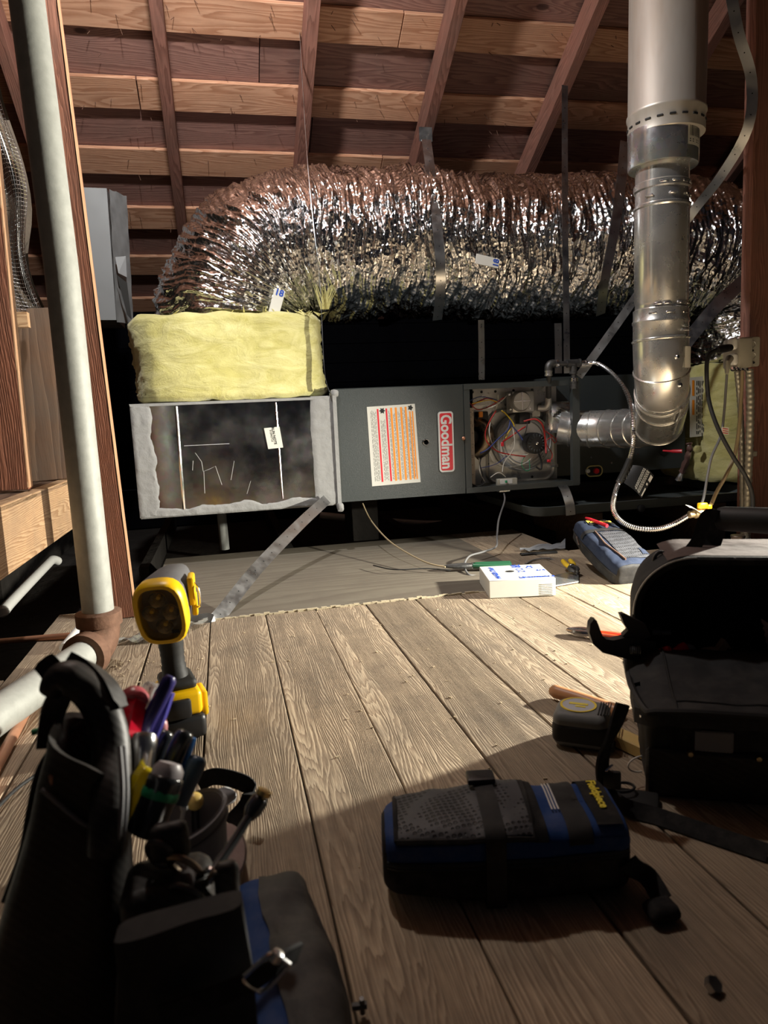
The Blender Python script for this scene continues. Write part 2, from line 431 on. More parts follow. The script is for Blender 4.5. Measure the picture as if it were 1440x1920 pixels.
for x in (-2.5, -1.9, -1.31, -.715, -.125, .47, 1.055, 1.655, 2.26, 2.86, 3.45):
    board('rafter', roofpt(x, -.6) + rn * .115, roofpt(x, 4.69) + rn * .115, .050, .112, W_RAFT, ceil, n=rn)
m = M()
for i in range(150):
    y = random.choice([3.155, 3.461, 3.768, 4.073, 3.155, 3.461]) + random.uniform(-.06, .06) + random.choice((0, 0, 0, .12)); x = random.uniform(-.55, 2.3)
    p = roofpt(x, y); d = (rn + V((random.uniform(-.6, .6), random.uniform(-.3, .3), 0))).normalized()
    m.tube([p, p + d * random.uniform(.012, .032)], .0013, 4)
ob('roofing_nails', m, M_RUST, ceil, smooth=0, kind='stuff')
# side walls far outside view close the attic; back wall added as black backdrop
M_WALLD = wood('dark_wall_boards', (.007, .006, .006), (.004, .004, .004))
plain_black = plain('void_black_board', (.004, .004, .005), 1, 0, 20, .3, .1)  # black colour stands for the unlit void between duct and furnace
wb = root('wall_back', kind='structure')
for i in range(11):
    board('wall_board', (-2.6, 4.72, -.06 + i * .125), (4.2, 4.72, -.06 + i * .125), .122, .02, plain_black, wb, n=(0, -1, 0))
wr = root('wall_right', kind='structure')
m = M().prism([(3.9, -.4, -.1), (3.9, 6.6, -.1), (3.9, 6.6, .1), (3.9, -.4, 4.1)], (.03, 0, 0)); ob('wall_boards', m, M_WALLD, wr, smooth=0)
# left framing: post, beam, stud, panel, mesh
wl = root('wall_left', kind='structure')
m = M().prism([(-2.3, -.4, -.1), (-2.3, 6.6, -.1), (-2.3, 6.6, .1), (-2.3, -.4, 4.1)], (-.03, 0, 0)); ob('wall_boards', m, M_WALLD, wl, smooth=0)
pb = PZ(250, 1158); yP = 2.08
xr0 = -.279; xr1 = -.352
board('post', (xr0 - .052, yP, 0), (xr1 - .052, yP, 2.72), .1, .045, W_POST, wl, n=(0, -1, 0))
board('post_edge', (xr0 - .0015, yP + .02, 0), (xr1 - .0015, yP + .02, 2.70), .04, .006, W_EDGE, wl, n=(1, 0, 0))
bx = -.5
board('beam', (bx, 1.45, .3), (bx, 3.3, .29), .16, .04, W_BEAM, wl, n=(1, 0, 0))
board('beam_ledge', (bx - .1, 1.45, .378), (bx - .1, 3.3, .368), .2, .012, W_PANEL, wl, n=(0, 0, 1))
board('stud', (-.677, 2.1, .385), (-.637, 2.1, 2.6), .30, .04, W_POST, wl, n=(0, -1, 0))
board('stud_edge', (-.5255, 2.12, .386), (-.4855, 2.12, 2.6), .04, .006, W_EDGE, wl, n=(1, 0, 0))  # paler strip puts the light on the stud's right edge into its colour
board('panel', (-.60, 2.5, .375), (-.62, 2.5, .92), .26, .02, W_PANEL, wl, n=(0, -1, 0))
# wire mesh above the panel
def mesh_pt(u, v):   # u across, v up
    x = -.67 + .143 * u - .05 * v; z = .905 + .75 * v
    y = 2.5 + .03 * math.sin(u * 9 + v * 7)
    return V((x - .018 * math.sin(v * 9), y, z))
m = M()
for i in range(23): m.tube([mesh_pt(i / 22, j / 24) for j in range(25)], .0011, 4)
for j in range(62): m.tube([mesh_pt(i / 12, j / 61) for i in range(13)], .0011, 4)
ob('wire_mesh', m, M_STEEL, wl, smooth=0, kind='stuff')
M_FELT = plain('sooty_felt', (.08, .065, .05), .95, .1, 18, .4, .6, bd=.01)
m = M().grid([[mesh_pt(i / 8 * 1.0, j / 16) + V((0, .05 + .02 * math.sin(i + j), 0)) for i in range(9)] for j in range(17)])
ob('felt_backing', m, M_FELT, wl)
m = M().grid([[mesh_pt(i / 8 * .55 - .1 + .1*math.sin(j/4), j / 16) + V((0, -.02 + .01 * math.sin(i * 2 + j), 0)) for i in range(9)] for j in range(17)])
ob('torn_felt', m, M_FELT, wl)
bk0 = PY(44, 600, 2.45); m = M().box(bk0, (.03, .03, .045)); ob('block', m, W_BEAM, wl)
# right post with braces
xr = 1.93
board('post', (xr + .075, 2.32, -.1), (xr + .055, 2.32, 2.70), .15, .05, W_RAFT, wr, n=(0, -1, 0))
# ================================================================ furnace
YF = 2.75; YB = 3.35
fu = root('furnace', 'grey horizontal gas furnace with open burner compartment, red maker badge and striped warning label', 'furnace', (.95, 3.0, .2))
m = M()
m.box2((.437, YF + .004, .202), (.955, YF + .02, .642)); ob('door_panel', m, M_CABINET, fu)
m = M()
m.box2((.437, YF + .02, .632), (1.458, YB, .645)).box2((.437, YF + .02, .202), (1.458, YB, .214)).box2((.437, YF + .02, .214), (.45, YB, .632)).box2((.437, YB - .01, .214), (1.458, YB, .632)).box2((.955, YF + .02, .214), (.963, YB, .632))
ob('cabinet_shell', m, M_CABDARK, fu)
m = M()
m.box2((.957, YF, .204), (.982, YF + .02, .642)).box2((.957, YF - .002, .622), (1.462, YF + .02, .644)).box2((.957, YF - .002, .202), (1.462, YF + .02, .224)).box2((1.432, YF - .004, .206), (1.464, YF + .02, .644)).box2((.957, YF, .214), (1.46, YF + .17, .218)).box2((.957, YF, .632), (1.46, YF + .17, .636))
ob('front_frame', m, M_CABINET, fu)
# label
def fpt(px, py, dy=0.0): return PY(px, py, YF + dy)
q = [fpt(688, 763), fpt(778, 757), fpt(789, 904), fpt(698, 912)]
def quad_prism(q, dy0, th): return M().prism([V((p.x, YF + dy0, p.z)) for p in q], (0, th, 0))
lab = ob('warning_label', quad_prism(q, .0025, .0015), M_WHITE, fu, smooth=0, label='white warning label with red and orange stripes')
def bil(u, v, q=q): return (q[0] * (1 - u) + q[1] * u) * (1 - v) + (q[3] * (1 - u) + q[2] * u) * v
def strip(m, u0, u1, v0, v1, dy, th=.0006):
    return m.prism([V((p.x, YF + dy, p.z)) for p in (bil(u0, v0), bil(u1, v0), bil(u1, v1), bil(u0, v1))], (0, th, 0))
each('red_stripe', [strip(M(), a, a + .034, .035, .955, .0018) for a in (.2, .38)], M_RED, lab, smooth=0)
each('orange_stripe', [strip(M(), a, a + w_, v0, .955, .0018) for a, w_, v0 in ((.478, .040, .03), (.573, .040, .03), (.683, .040, .03), (.78, .038, .03), (.868, .03, .09), (.923, .028, .09))], M_ORANGE, lab, smooth=0)
m = M(); random.seed(3)
for a in [.07, .095, .12, .145, .17, .27, .295, .32, .345, .44, .46, .535, .555, .635, .66, .735, .765, .835, .855, .905]:
    v = .04 + random.uniform(0, .08) + (.12 if .26 < a < .35 or a > .82 else 0)
    while v < .93:
        l = random.uniform(.012, .06); strip(m, a, a + .0055, v, min(v + l, .94), .0019, .0004); v += l + random.uniform(.006, .016)
ob('fine_print', m, M_INK, lab, smooth=0, kind='stuff')
def disc_poly(c, r, n, k=1, rot=0): return [V((c.x + math.cos(rot + i * 2 * PI / n) * (r if i % 2 == 0 else r * k), YF + .0016, c.z + math.sin(rot + i * 2 * PI / n) * (r if i % 2 == 0 else r * k))) for i in range(n)]
each('pictogram', [M().prism(disc_poly(bil(.31, .06), .013, 12, .55), (0, .0006, 0)), M().prism(disc_poly(bil(.9, .045), .012, 10, .6), (0, .0006, 0))], M_INK, lab, smooth=0)
# badge
def rrect(cx, cz, w, h, r, y, n=5):
    P_ = []
    for qx, qz, a0 in ((1, 1, 0), (-1, 1, 90), (-1, -1, 180), (1, -1, 270)):
        for i in range(n + 1):
            a = math.radians(a0 + 90 * i / n); P_.append(V((cx + qx * (w / 2 - r) + r * math.cos(a), y, cz + qz * (h / 2 - r) + r * math.sin(a))))
    return P_
bc = (fpt(821, 769) + fpt(852, 887)) / 2; bw = .0635; bh = .243
bd = ob('maker_badge', M().prism(rrect(bc.x, bc.z, bw, bh, .012, YF - .002), (0, .005, 0)), M_WPLAST, fu, smooth=0, label='red badge with white border and Goodman lettering')
ob('red_field', M().prism(rrect(bc.x, bc.z, bw - .013, bh - .013, .008, YF - .003), (0, .002, 0)), M_RED, bd, smooth=0)
text('Goodman', .062, (bc.x - .001, YF - .0036, bc.z), (0, 0, -1), (1, 0, 0), M_WPLAST, bd, bold=.0018, sx=.87, th=.0012)
# peephole
pc = fpt(799, 829); ob('peephole_ring', M().tube([V((pc.x + .0115 * math.cos(i * PI / 12), YF + .001, pc.z + .0115 * math.sin(i * PI / 12))) for i in range(25)], .0024, 8), M_STEEL, fu)
ob('peephole', M().lathe([(.0105, 0), (.0105, .002)], (pc.x, YF + .005, pc.z), (0, -1, 0)), plain('hole_black', (.002, .002, .002), 1, 0), fu)
kc = fpt(869, 822); ob('latch_screw', M().lathe([(.006, 0), (.008, .003), (.004, .007)], (kc.x, YF, kc.z), (0, -1, 0), 12), M_COPPER, fu)
# --- burner compartment
YI = 2.93
def ip(px, py, Y=YI): return PY(px, py, Y)
a = ip(886, 728); b = ip(1037, 908)
m = M().box2((a.x, YI, b.z), (b.x + .02, YI + .008, .63))
# pressed pan with rounded recess rim
def ring_bead(m, pts, r, n=6): return m.tube(pts, r, n)
ob('back_plate', m, M_INNER, fu)
m = M()
cc = ip(975, 830)
rim = [V((cc.x + (.155 * max(-1, min(1, 1.25 * math.cos(a_)))), YI - .003, cc.z - .02 + .165 * max(-.9, min(1.0, 1.2 * math.sin(a_))))) for a_ in [i * 2 * PI / 40 for i in range(41)]]
rim = smooth_path(rim, 2)
m.tube(rim, .008, 6); ob('pressed_rim', m, M_INNER, fu)
m = M().lathe([(.001, .0), (.118, .0), (.128, -.01), (.128, -.045), (.118, -.055), (.1, -.058), (.001, -.06)], (cc.x - .005, YI, cc.z + .005), (0, 1, 0), 40)
ob('blower_housing', m, M_INNER, fu)
m = M()
for r_ in (.092, .104, .121):
    m.tube([V((cc.x - .005 + r_ * math.cos(i * PI / 16), YI - .06, cc.z + .005 + r_ * math.sin(i * PI / 16))) for i in range(33)], .003, 5)
ob('housing_bead', m, M_CAST, fu)
mc = ip(1003, 831, 2.82)
mo = ob('inducer_motor', M().lathe([(.001, -.0), (.03, -.0), (.043, .004), (.045, .012), (.045, .055), (.03, .056)], (mc.x, 2.80, mc.z), (0, 1, 0), 32), M_BLACK, fu)
m = M()
for i in range(16):
    a_ = i * PI / 8; c = V((mc.x + .033 * math.cos(a_), 2.799, mc.z + .033 * math.sin(a_)))
    R = Matrix.Rotation(-a_, 3, 'Y'); ob('cooling_slot', M().rbox(c, (.013, .003, .005), .0012, 1, R), M_CABDARK, mo)
ob('shaft_end', M().lathe([(.001, -.004), (.006, -.003), (.007, .002)], (mc.x, 2.799, mc.z), (0, 1, 0), 12), M_STEEL, mo)
# gas valve
g = ip(977, 752, 2.82)
gv = ob('gas_valve', M().rbox((g.x + .015, 2.865, g.z - .003), (.10, .07, .09), .006, 2), M_CAST, fu)
ob('valve_disc', M().lathe([(.001, -.010), (.036, -.010), (.040, -.006), (.044, .004), (.044, .02)], (g.x, 2.82, g.z), (0, 1, 0), 32), M_CAST, gv)
m = M().box((g.x, 2.809, g.z), (.074, .004, .003)).box((g.x, 2.809, g.z), (.003, .004, .074)); ob('valve_rib', m, M_STEEL, gv)
ob('solenoid_block', M().rbox(ip(980, 785, 2.84), (.05, .05, .045), .004, 2), M_BLACK, gv)
for px, py in ((955, 740), (989, 740), (957, 768), (993, 766)): ob('valve_screw', M().lathe([(.001, -.004), (.004, -.004), (.004, .004)], ip(px, py, 2.826), (0, 1, 0), 8), M_STEEL, gv)
m = M().box2(ip(998, 770, 2.86), ip(1012, 781, 2.862)); ob('valve_plate_label', m, M_WHITE, gv, smooth=0)
ob('mounting_bracket', M().box2(ip(992, 736, 2.9) + V((0, 0, 0)), ip(1007, 772, 2.903)), M_INNER, fu, smooth=0)
# exhaust tube on the left
ob('exhaust_elbow', M().tube(smooth_path([ip(890, 792, 2.9), ip(905, 800, 2.88), ip(912, 818, 2.87), ip(906, 838, 2.88), ip(890, 850, 2.9)], 5), .034, 18), metal('dark_brass_tube', (.35, .27, .18), .3, 20, .1, .1), fu)
sl = ob('side_label_panel', M().box2(ip(877, 765, 2.80), ip(891, 910, 2.804)), plain('aged_label', (.5, .43, .36), .6, .3, 30, .25, .05), fu, smooth=0)
m = M(); random.seed(5)
for i in range(46):
    p = ip(random.choice((879, 882.5, 886)), 770 + i * 3.0, 2.798); m.box(p, (random.uniform(.003, .009), .0008, .0018))
ob('label_print', m, M_INK, sl, smooth=0, kind='stuff')
ob('control_block', M().rbox(ip(903, 785, 2.88), (.05, .03, .06), .003, 1), M_BLACK, fu)
ob('orange_connector', M().rbox(ip(901, 777, 2.86), (.018, .012, .024), .002, 1), M_ORANGE, fu)
ob('white_connector', M().rbox(ip(897, 763, 2.82), (.06, .018, .018), .002, 1), M_WPLAST, fu)
sw = ob('door_switch', M().rbox(ip(950, 903, 2.775), (.088, .02, .028), .002, 1), M_BEIGE, fu, label='beige switch block with green toggle')
ob('switch_toggle', M().rbox(ip(949, 903, 2.762), (.008, .01, .010), .001, 1), M_GWIRE, sw)
ob('switch_plate', M().rbox(ip(949, 903, 2.766), (.055, .004, .02), .001, 1), M_WPLAST, sw)
def wire(pts, r, mt, par=None, name='wire', k=6, n=5, **kw):
    return ob(name, M().tube(smooth_path(pts, k), r, n), mt, par, smooth=80, **kw)
random.seed(11)
W = lambda pts, y=2.8: [ip(a_, b_, y + random.uniform(-.015, .015)) for a_, b_ in pts]
wire(W([(930, 770), (918, 790), (910, 812), (914, 830), (932, 846), (955, 852), (985, 856)]), .0028, M_RWIRE, fu)
wire(W([(878, 752), (890, 765), (902, 768), (925, 758), (945, 745)]), .0022, M_RWIRE, fu)
wire(W([(934, 740), (932, 760), (920, 790), (918, 815), (928, 840), (950, 855), (990, 852)]), .0022, M_WWIRE, fu)
wire(W([(950, 742), (940, 752), (925, 762), (905, 768)]), .0018, M_WWIRE, fu)
wire(W([(885, 757), (905, 752), (920, 750), (932, 754)]), .0022, M_YWIRE, fu)
wire(W([(885, 760), (905, 749), (918, 747), (930, 755)]), .0026, M_RWIRE, fu)
wire(W([(880, 752), (900, 744), (925, 748), (940, 755)]), .002, M_BWIRE, fu)
wire(W([(941, 770), (952, 780), (964, 798), (955, 808), (948, 822)], 2.79), .0026, M_YWIRE, fu)
wire(W([(956, 788), (962, 800), (974, 815), (980, 825)], 2.79), .003, M_BWIRE, fu)
wire(W([(957, 788), (952, 806), (935, 822), (915, 842), (900, 850)], 2.79), .003, M_BWIRE, fu)
wire(W([(961, 800), (965, 830), (958, 850), (945, 868), (942, 885)], 2.79), .0018, M_WWIRE, fu)
wire(W([(982, 790), (1003, 786), (1016, 795), (1021, 812), (1023, 835), (1024, 850)], 2.79), .004, M_RWIRE, fu)
wire(W([(1022, 808), (1035, 817), (1043, 825), (1040, 830), (1034, 822)], 2.79), .002, M_RWIRE, fu)
wire(W([(1034, 819), (1025, 826), (1026, 836), (1035, 850), (1034, 860), (1029, 864)], 2.79), .002, M_RWIRE, fu)
wire(W([(985, 800), (975, 806), (958, 818), (943, 828)], 2.79), .0035, M_RWIRE, fu)
wire(W([(989, 790), (987, 805), (982, 820)], 2.79), .002, M_INK, fu)
wire(W([(918, 850), (930, 870), (955, 876), (985, 868), (1000, 855)], 2.83), .0018, M_WWIRE, fu)
wire(W([(904, 855), (900, 870), (905, 890), (903, 905)]), .002, M_INK, fu)
wire(W([(898, 858), (900, 885), (910, 905)]), .002, M_WWIRE, fu)
wire(W([(900, 878), (930, 870), (950, 855)]), .0015, M_BWIRE, fu)
wire(W([(984, 855), (978, 870), (985, 882), (993, 880), (992, 860)]), .0015, M_GWIRE, fu)
wire(W([(1010, 850), (1015, 865), (1014, 880), (1005, 875)]), .004, M_INK, fu)
wire(W([(920, 895), (935, 886), (948, 894)], 2.77), .002, M_WWIRE, fu)
wire(W([(880, 905), (895, 912), (910, 905)], 2.79), .002, M_INK, fu)
ob('red_spade_connector', M().rbox(ip(942, 833, 2.79), (.012, .008, .018), .002, 1), M_RED, fu)
ob('flame_switch', M().rbox(ip(1036, 873, 2.86), (.04, .03, .014), .002, 1), M_STEEL, fu)
ob('red_cap', M().rbox(ip(1029, 864, 2.80), (.014, .012, .012), .002, 1), M_RED, fu)
m = M()
for px, py in ((886, 735), (903, 735), (929, 734), (963, 732), (998, 731), (1019, 780), (969, 869), (998, 894)): ob('plate_hole', M().lathe([(.0045, -.003), (.006, .001)], ip(px, py, YI - .001), (0, 1, 0), 10), M_INK, fu)
ob('inner_side_panel', M().box2((1.335, YI + .02, .225), (1.43, YI + .025, .62)), M_CABDARK, fu, smooth=0)
# flue collar inside furnace (square to round)
c0 = ip(1055, 782, 2.86); ob('flue_hood', M().rbox((c0.x - .02, 2.88, c0.z), (.125, .10, .135), .02, 3), M_GALV, fu)
# lower right coil and blower cabinet
cb = root('blower_cabinet', 'plain dark grey cabinet right of the furnace behind the flue pipe', 'cabinet', (1.7, 3.15, .2))
a = PY(1087, 712, 2.99); b = PY(1300, 695, 2.99)
ob('cabinet_body', M().box2((1.462, 2.99, .22), (2.14, 3.36, .668)), M_CABINET, cb)
def qy(pxs, Y, th=.002, mt=M_WHITE, par=None, name='label', **kw): return ob(name, M().prism([PY(x, y, Y) for x, y in pxs], (0, th, 0)), mt, par, smooth=0, **kw)
l2 = qy([(1294, 708), (1325, 705), (1324, 817), (1294, 820)], 2.985, .003, M_WHITE, cb, 'instruction_label', label='white instruction label with orange blocks')
qy([(1298, 713), (1302, 713), (1302, 742), (1298, 742)], 2.9835, .001, M_ORANGE, l2, 'orange_block'); qy([(1298, 750), (1302, 750), (1302, 778), (1298, 778)], 2.9835, .001, M_ORANGE, l2, 'orange_block')
m = M(); random.seed(9)
for cx_ in (1306, 1309, 1312, 1316, 1319, 1322):
    y = 714
    while y < 812:
        l = random.uniform(4, 14); m.prism([PY(cx_, y, 2.9835), PY(cx_ + 1.2, y, 2.9835), PY(cx_ + 1.2, y + l, 2.9835), PY(cx_, y + l, 2.9835)], (0, .001, 0)); y += l + random.uniform(2, 5)
ob('fine_print', m, M_INK, l2, smooth=0, kind='stuff')
oc = PY(1114, 883, 2.985)
wn = ob('drain_window', M().prism([p + V((0, 0, 0)) for p in rrect(oc.x, oc.z, .078, .045, .02, 2.984)], (0, .003, 0)), M_INK, cb, smooth=0)
ob('drain_rim', M().tube([p for p in rrect(oc.x, oc.z, .08, .047, .021, 2.983)] + [rrect(oc.x, oc.z, .08, .047, .021, 2.983)[0]], .003, 5), plain('yellow_seal', (.55, .5, .2), .7), wn)
ob('drain_plug', M().lathe([(.001, -.014), (.009, -.012), (.01, 0)], PY(1101, 883, 2.984), (0, 1, 0), 12), M_WPLAST, wn)
ob('red_drain_cap', M().lathe([(.001, -.012), (.013, -.012), (.014, 0)], PY(1117, 883, 2.984), (0, 1, 0), 6), M_RED, wn)
for px, py in ((1109, 857), (1195, 852), (1146, 868)): ob('panel_screw', M().lathe([(.001, -.003), (.005, -.002), (.005, 0)], PY(px, py, 2.989), (0, 1, 0), 8), M_STEEL, cb)
# drain pan below
def pan(m):
    x0, x1, y0, y1, z0, z1 = 1.22, 2.35, 2.68, 3.42, .088, .13
    rings = []
    for off, z in ((-.02, z0), (0.0, z1), (.012, z1), (-.008, z0 + .004)):
        o_ = off; pts = []
        for qx, qy_, a0 in ((x1, y1, 0), (x0, y1, 90), (x0, y0, 180), (x1, y0, 270)):
            sx = -1 if qx == x1 else 1; sy = -1 if qy_ == y1 else 1
            for i in range(7):
                a_ = math.radians(a0 + 15 * i); r = .07 + o_
                pts.append(V((qx + sx * .07 + r * math.cos(a_), qy_ + sy * .07 + r * math.sin(a_), z)))
        rings.append(pts)
    m.loft(rings, True); return m
pn = root('drain_pan', 'dark grey metal drain pan with rounded corners under the furnace', 'pan', (1.8, 3.05, .088))
ob('tray', pan(M()), plain('pan_grey_paint', (.11, .125, .125), .35), pn)
ob('drain_fitting', M().lathe([(.011, -.012), (.016, -.01), (.016, 0)], PY(1201, 953, 2.68), (0, 1, 0), 14), M_BLACK, pn)
for i, x in enumerate((1.5, 2.1)):
    tag_ = 'wooden block holding up the drain pan ' + ('near its front left end' if i == 0 else 'toward its right end')
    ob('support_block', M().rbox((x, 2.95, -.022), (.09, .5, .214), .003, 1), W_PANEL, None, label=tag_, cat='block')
ob('support_block', M().rbox((.6, 3.22, -.015+.1), (.12, .2, .225), .003, 1), M_DARKFLOOR, None, label='dark wooden block under the left end of the furnace', cat='block')  # block coloured near black to match the shade under the furnace
# ================================================================ plenum
pl = root('sheet_metal_plenum', 'shiny sheet metal duct box with grey sealed edges left of the furnace', 'duct box', (.05, 3.05, .19))
x0, x1, z0, z1 = -.318, .425, .197, .613
m = M().box2((x0, YF, z0), (x1, YB, z1)); ob('box_body', m, M_DUCT, pl)
for px0, py0, px1, py1, r in ((330, 762, 345, 955, .0055), (517, 755, 530, 935, .0035)):
    ob('raised_seam', M().tube([PY(px0, py0, YF), PY(px1, py1, YF)], r, 8), M_DUCT, pl)
def smear(poly_fn, nu, nv, seed, amp=.004):
    rows = []
    for i in range(nu + 1):
        row = []
        for j in range(nv + 1):
            p = poly_fn(i / nu, j / nv); e = min(i, nu - i, j, nv - j)
            p = p + V((0, -(.0035 if e > 0 else .0) - abs(noise.noise(p * 30 + V((seed, 0, 0)))) * amp * (1 if e > 0 else 0), 0))
            row.append(p)
        rows.append(row)
    return rows
def ms(u0, u1, v0, v1, seed, wob=.012):
    def f(u, v):
        x = u0 + (u1 - u0) * u; z = v0 + (v1 - v0) * v
        return V((x, YF, z))
    return f
def left_s(u, v):
    z = z0 + (z1 - z0) * v; x = x0 - .004 + (.072 + .018 * noise.fractal(V((z * 11, 3, 0)), 1, 2, 4)) * u
    return V((x, YF, z))
def right_s(u, v):
    z = z0 - .004 + (z1 - z0 + .01) * v; x = x1 + .008 - (.098 + .006 * noise.fractal(V((z * 9, 7, 0)), 1, 2, 4)) * (1 - u)
    return V((x, YF, z))
def bot_s(u, v):
    x = x0 + (x1 - x0) * u; z = z0 - .004 + (.034 + .018 * noise.fractal(V((x * 9, 1, 0)), 1, 2, 4)) * v
    return V((x, YF, z))
m = M().grid(smear(left_s, 10, 50, 1)).grid(smear(right_s, 10, 50, 2)).grid(smear(bot_s, 80, 6, 3))
ob('sealant', m, M_MASTIC, pl)
m = M().box2((x1 - .004, YF - .012, z0 - .008), (x1 + .012, YF + .05, z1 + .014)).jitter(.006, 40, 3)
m.box2((x0 - .004, YF - .004, z1 - .006), (x1, YF + .004, z1 + .003)).rbox((x1 + .006, YF - .006, z0 - .012), (.028, .03, .036), .01, 2).rbox((x1 + .008, YF - .002, z1 + .014), (.03, .03, .03), .01, 2)
ob('sealant_ridge', m.jitter(.004, 60, 5), M_MASTIC, pl)
st = qy([(495, 803), (524, 800), (531, 839), (503, 842)], YF - .006, .002, M_WHITE, pl, 'white_sticker')
ROOT_T = [(506, 'RUN NOTE', 90), (513, '512942TLS', 60)]
xd = (PY(531, 839, YF) - PY(524, 800, YF)).normalized()
text('RUN NOTE', .013, PY(514, 817, YF - .0068), xd, (1, 0, .1), M_INK, st, bold=.0003); text('512942TLS', .010, PY(509, 817, YF - .0068), xd, (1, 0, .1), M_INK, st)
m = M()
for pts in ([(366, 849), (378, 866), (381, 884), (392, 880), (404, 874), (416, 909)], [(362, 864), (361, 882)], [(382, 884), (384, 925)], [(439, 864), (433, 900)], [(470, 902), (463, 926)], [(345, 836), (430, 832)]):
    m.tube([PY(a_, b_, YF - .0005) for a_, b_ in pts], .0009, 4)
ob('scratches', m, M_CAST, pl, smooth=0, kind='stuff')
# ---- yellow insulation wraps
def wrap(cx, cy, rx, ry, za, zb, seed, lean=0):
    rows = []; n = 150; nz = 44
    for j in range(nz + 1):
        v = j / nz; z = za + (zb - za) * v; row = []
        for i in range(n + 1):
            a_ = i * 2 * PI / n; c_, s_ = math.cos(a_), math.sin(a_)
            e = 4.0; k = (abs(c_) ** e + abs(s_) ** e) ** (-1 / e)
            p = V((cx + lean * v + rx * k * c_, cy + ry * k * s_, z))
            d = V((c_, s_, 0)); q = V((c_ * 3, s_ * 3, z * 9))
            dd = .016 * noise.fractal(q * .6 + V((seed, 0, 0)), 1, 2, 3) + .003 * noise.noise(p * 45) + .003 * noise.noise(p * 90)
            dd += .016 * max(0, abs(c_) - .8) * 5 * (noise.noise(V((seed, z * 38, s_ * 5))) + .6 * noise.noise(V((seed, z * 90, s_ * 14))))
            edge = min(v, 1 - v); dd -= .02 * max(0, 1 - edge / .07) ** 2
            p = p + d * dd; p.z += .006 * noise.noise(p * 14 + V((0, 0, seed))) * (1 if 0 < j < nz else 2.0)
            row.append(p)
        rows.append(row)
    m = M().grid(rows)
    for ring, zz in ((rows[0], -1), (rows[-1], 1)):
        cen = V((cx, cy, ring[0].z)); m.grid([ring, [p.lerp(cen, .14) + V((0, 0, .004 * zz)) for p in ring]])
    return m
ob('fibreglass_wrap', wrap(.058, 3.09, .375, .335, .62, .94, 2.2, -.004), M_INSUL, None, label='yellow fibreglass insulation wrap on top of the sheet metal duct box', cat='insulation', smooth=70)
iw = wrap(2.53, 3.12, .30, .30, .15, .70, 7.7)
ob('fibreglass_wrap', iw, M_INSUL, None, label='yellow fibreglass insulation wrap at the right end, behind the electrical cords', cat='insulation', smooth=70)
# ================================================================ big flexible duct
def flex():
    R = .312; cyd = 3.11; pts = []
    hx, hz = .425, .925
    pts.append((V((hx - R - .035, cyd, .905)), V((0, 0, 1))))
    for i in range(0, 31):
        a_ = i / 30 * PI / 2; pts.append((V((hx - (R + .035) * math.cos(a_), cyd, hz + (R + .013) * math.sin(a_))), V((math.sin(a_), 0, math.cos(a_)))))
    xe = 2.22
    for i in range(1, 50):
        x = hx + (xe - hx) * i / 49; pts.append((V((x, cyd, hz + R + .013 - .012 * math.sin(x * 6) * min(1, (x - hx) * 3))), V((1, 0, 0))))
    for i in range(1, 25):
        a_ = i / 24 * PI / 2; pts.append((V((xe + (R + .04) * math.sin(a_), cyd, hz + (R + .013) * math.cos(a_) - .0)), V((math.cos(a_), 0, -math.sin(a_)))))
    pts.append((V((xe + R + .04, cyd, .71)), V((0, 0, -1))))
    # resample by outer length
    c = [0]
    for i in range(1, len(pts)):
        a = pts[i][0] - pts[i-1][0]; dv = (pts[i][1] - pts[i-1][1]).length * R
        c.append(c[-1] + a.length + dv * .6)
    n = 1050; nphi = 150; rows = []; j = 0
    for i in range(n):
        s = c[-1] * i / (n - 1)
        while j < len(c) - 2 and c[j + 1] < s: j += 1
        t = (s - c[j]) / max(c[j + 1] - c[j], 1e-6)
        ctr = pts[j][0].lerp(pts[j + 1][0], t); d = pts[j][1].lerp(pts[j + 1][1], t).normalized()
        ay = V((0, -1, 0)); az = d.cross(ay).normalized()   # az: outer/up side on the run
        row = []
        for k in range(nphi + 1):
            ph = k * 2 * PI / nphi; cp, sp = math.cos(ph), math.sin(ph)
            sk = s + .05 * noise.noise(V((cp * 1.6, sp * 1.6, s * 3.0)))       # folds wander
            f1 = 1 - abs(noise.noise(V((sk * 26, cp * 1.1, sp * 1.1)))) * 2.2
            f2 = 1 - abs(noise.noise(V((sk * 62 + 9, cp * 2.2, sp * 2.2)))) * 2.2
            f3 = noise.noise(V((sk * 30, cp * 8, sp * 8)))
            big = noise.noise(V((s * 5.5, cp * .8, sp * .8)))
            r = R - .018 + .014 * f1 + .009 * f2 + .009 * f3 + .012 * big + .004 * noise.noise(V((sk * 90, cp * 20, sp * 20)))
            r *= 1 + .02 * math.sin(s * 15.5) * max(0, -sp)
            row.append(ctr + (ay * cp + az * sp) * r)
        rows.append(row)
    return M().grid(rows)
fx = root('flexible_duct', 'huge crinkled silver foil flexible duct curving over the furnace', 'duct', (.08, 3.11, .60))
fo = ob('foil_jacket', flex(), M_FOIL, fx, smooth=60)
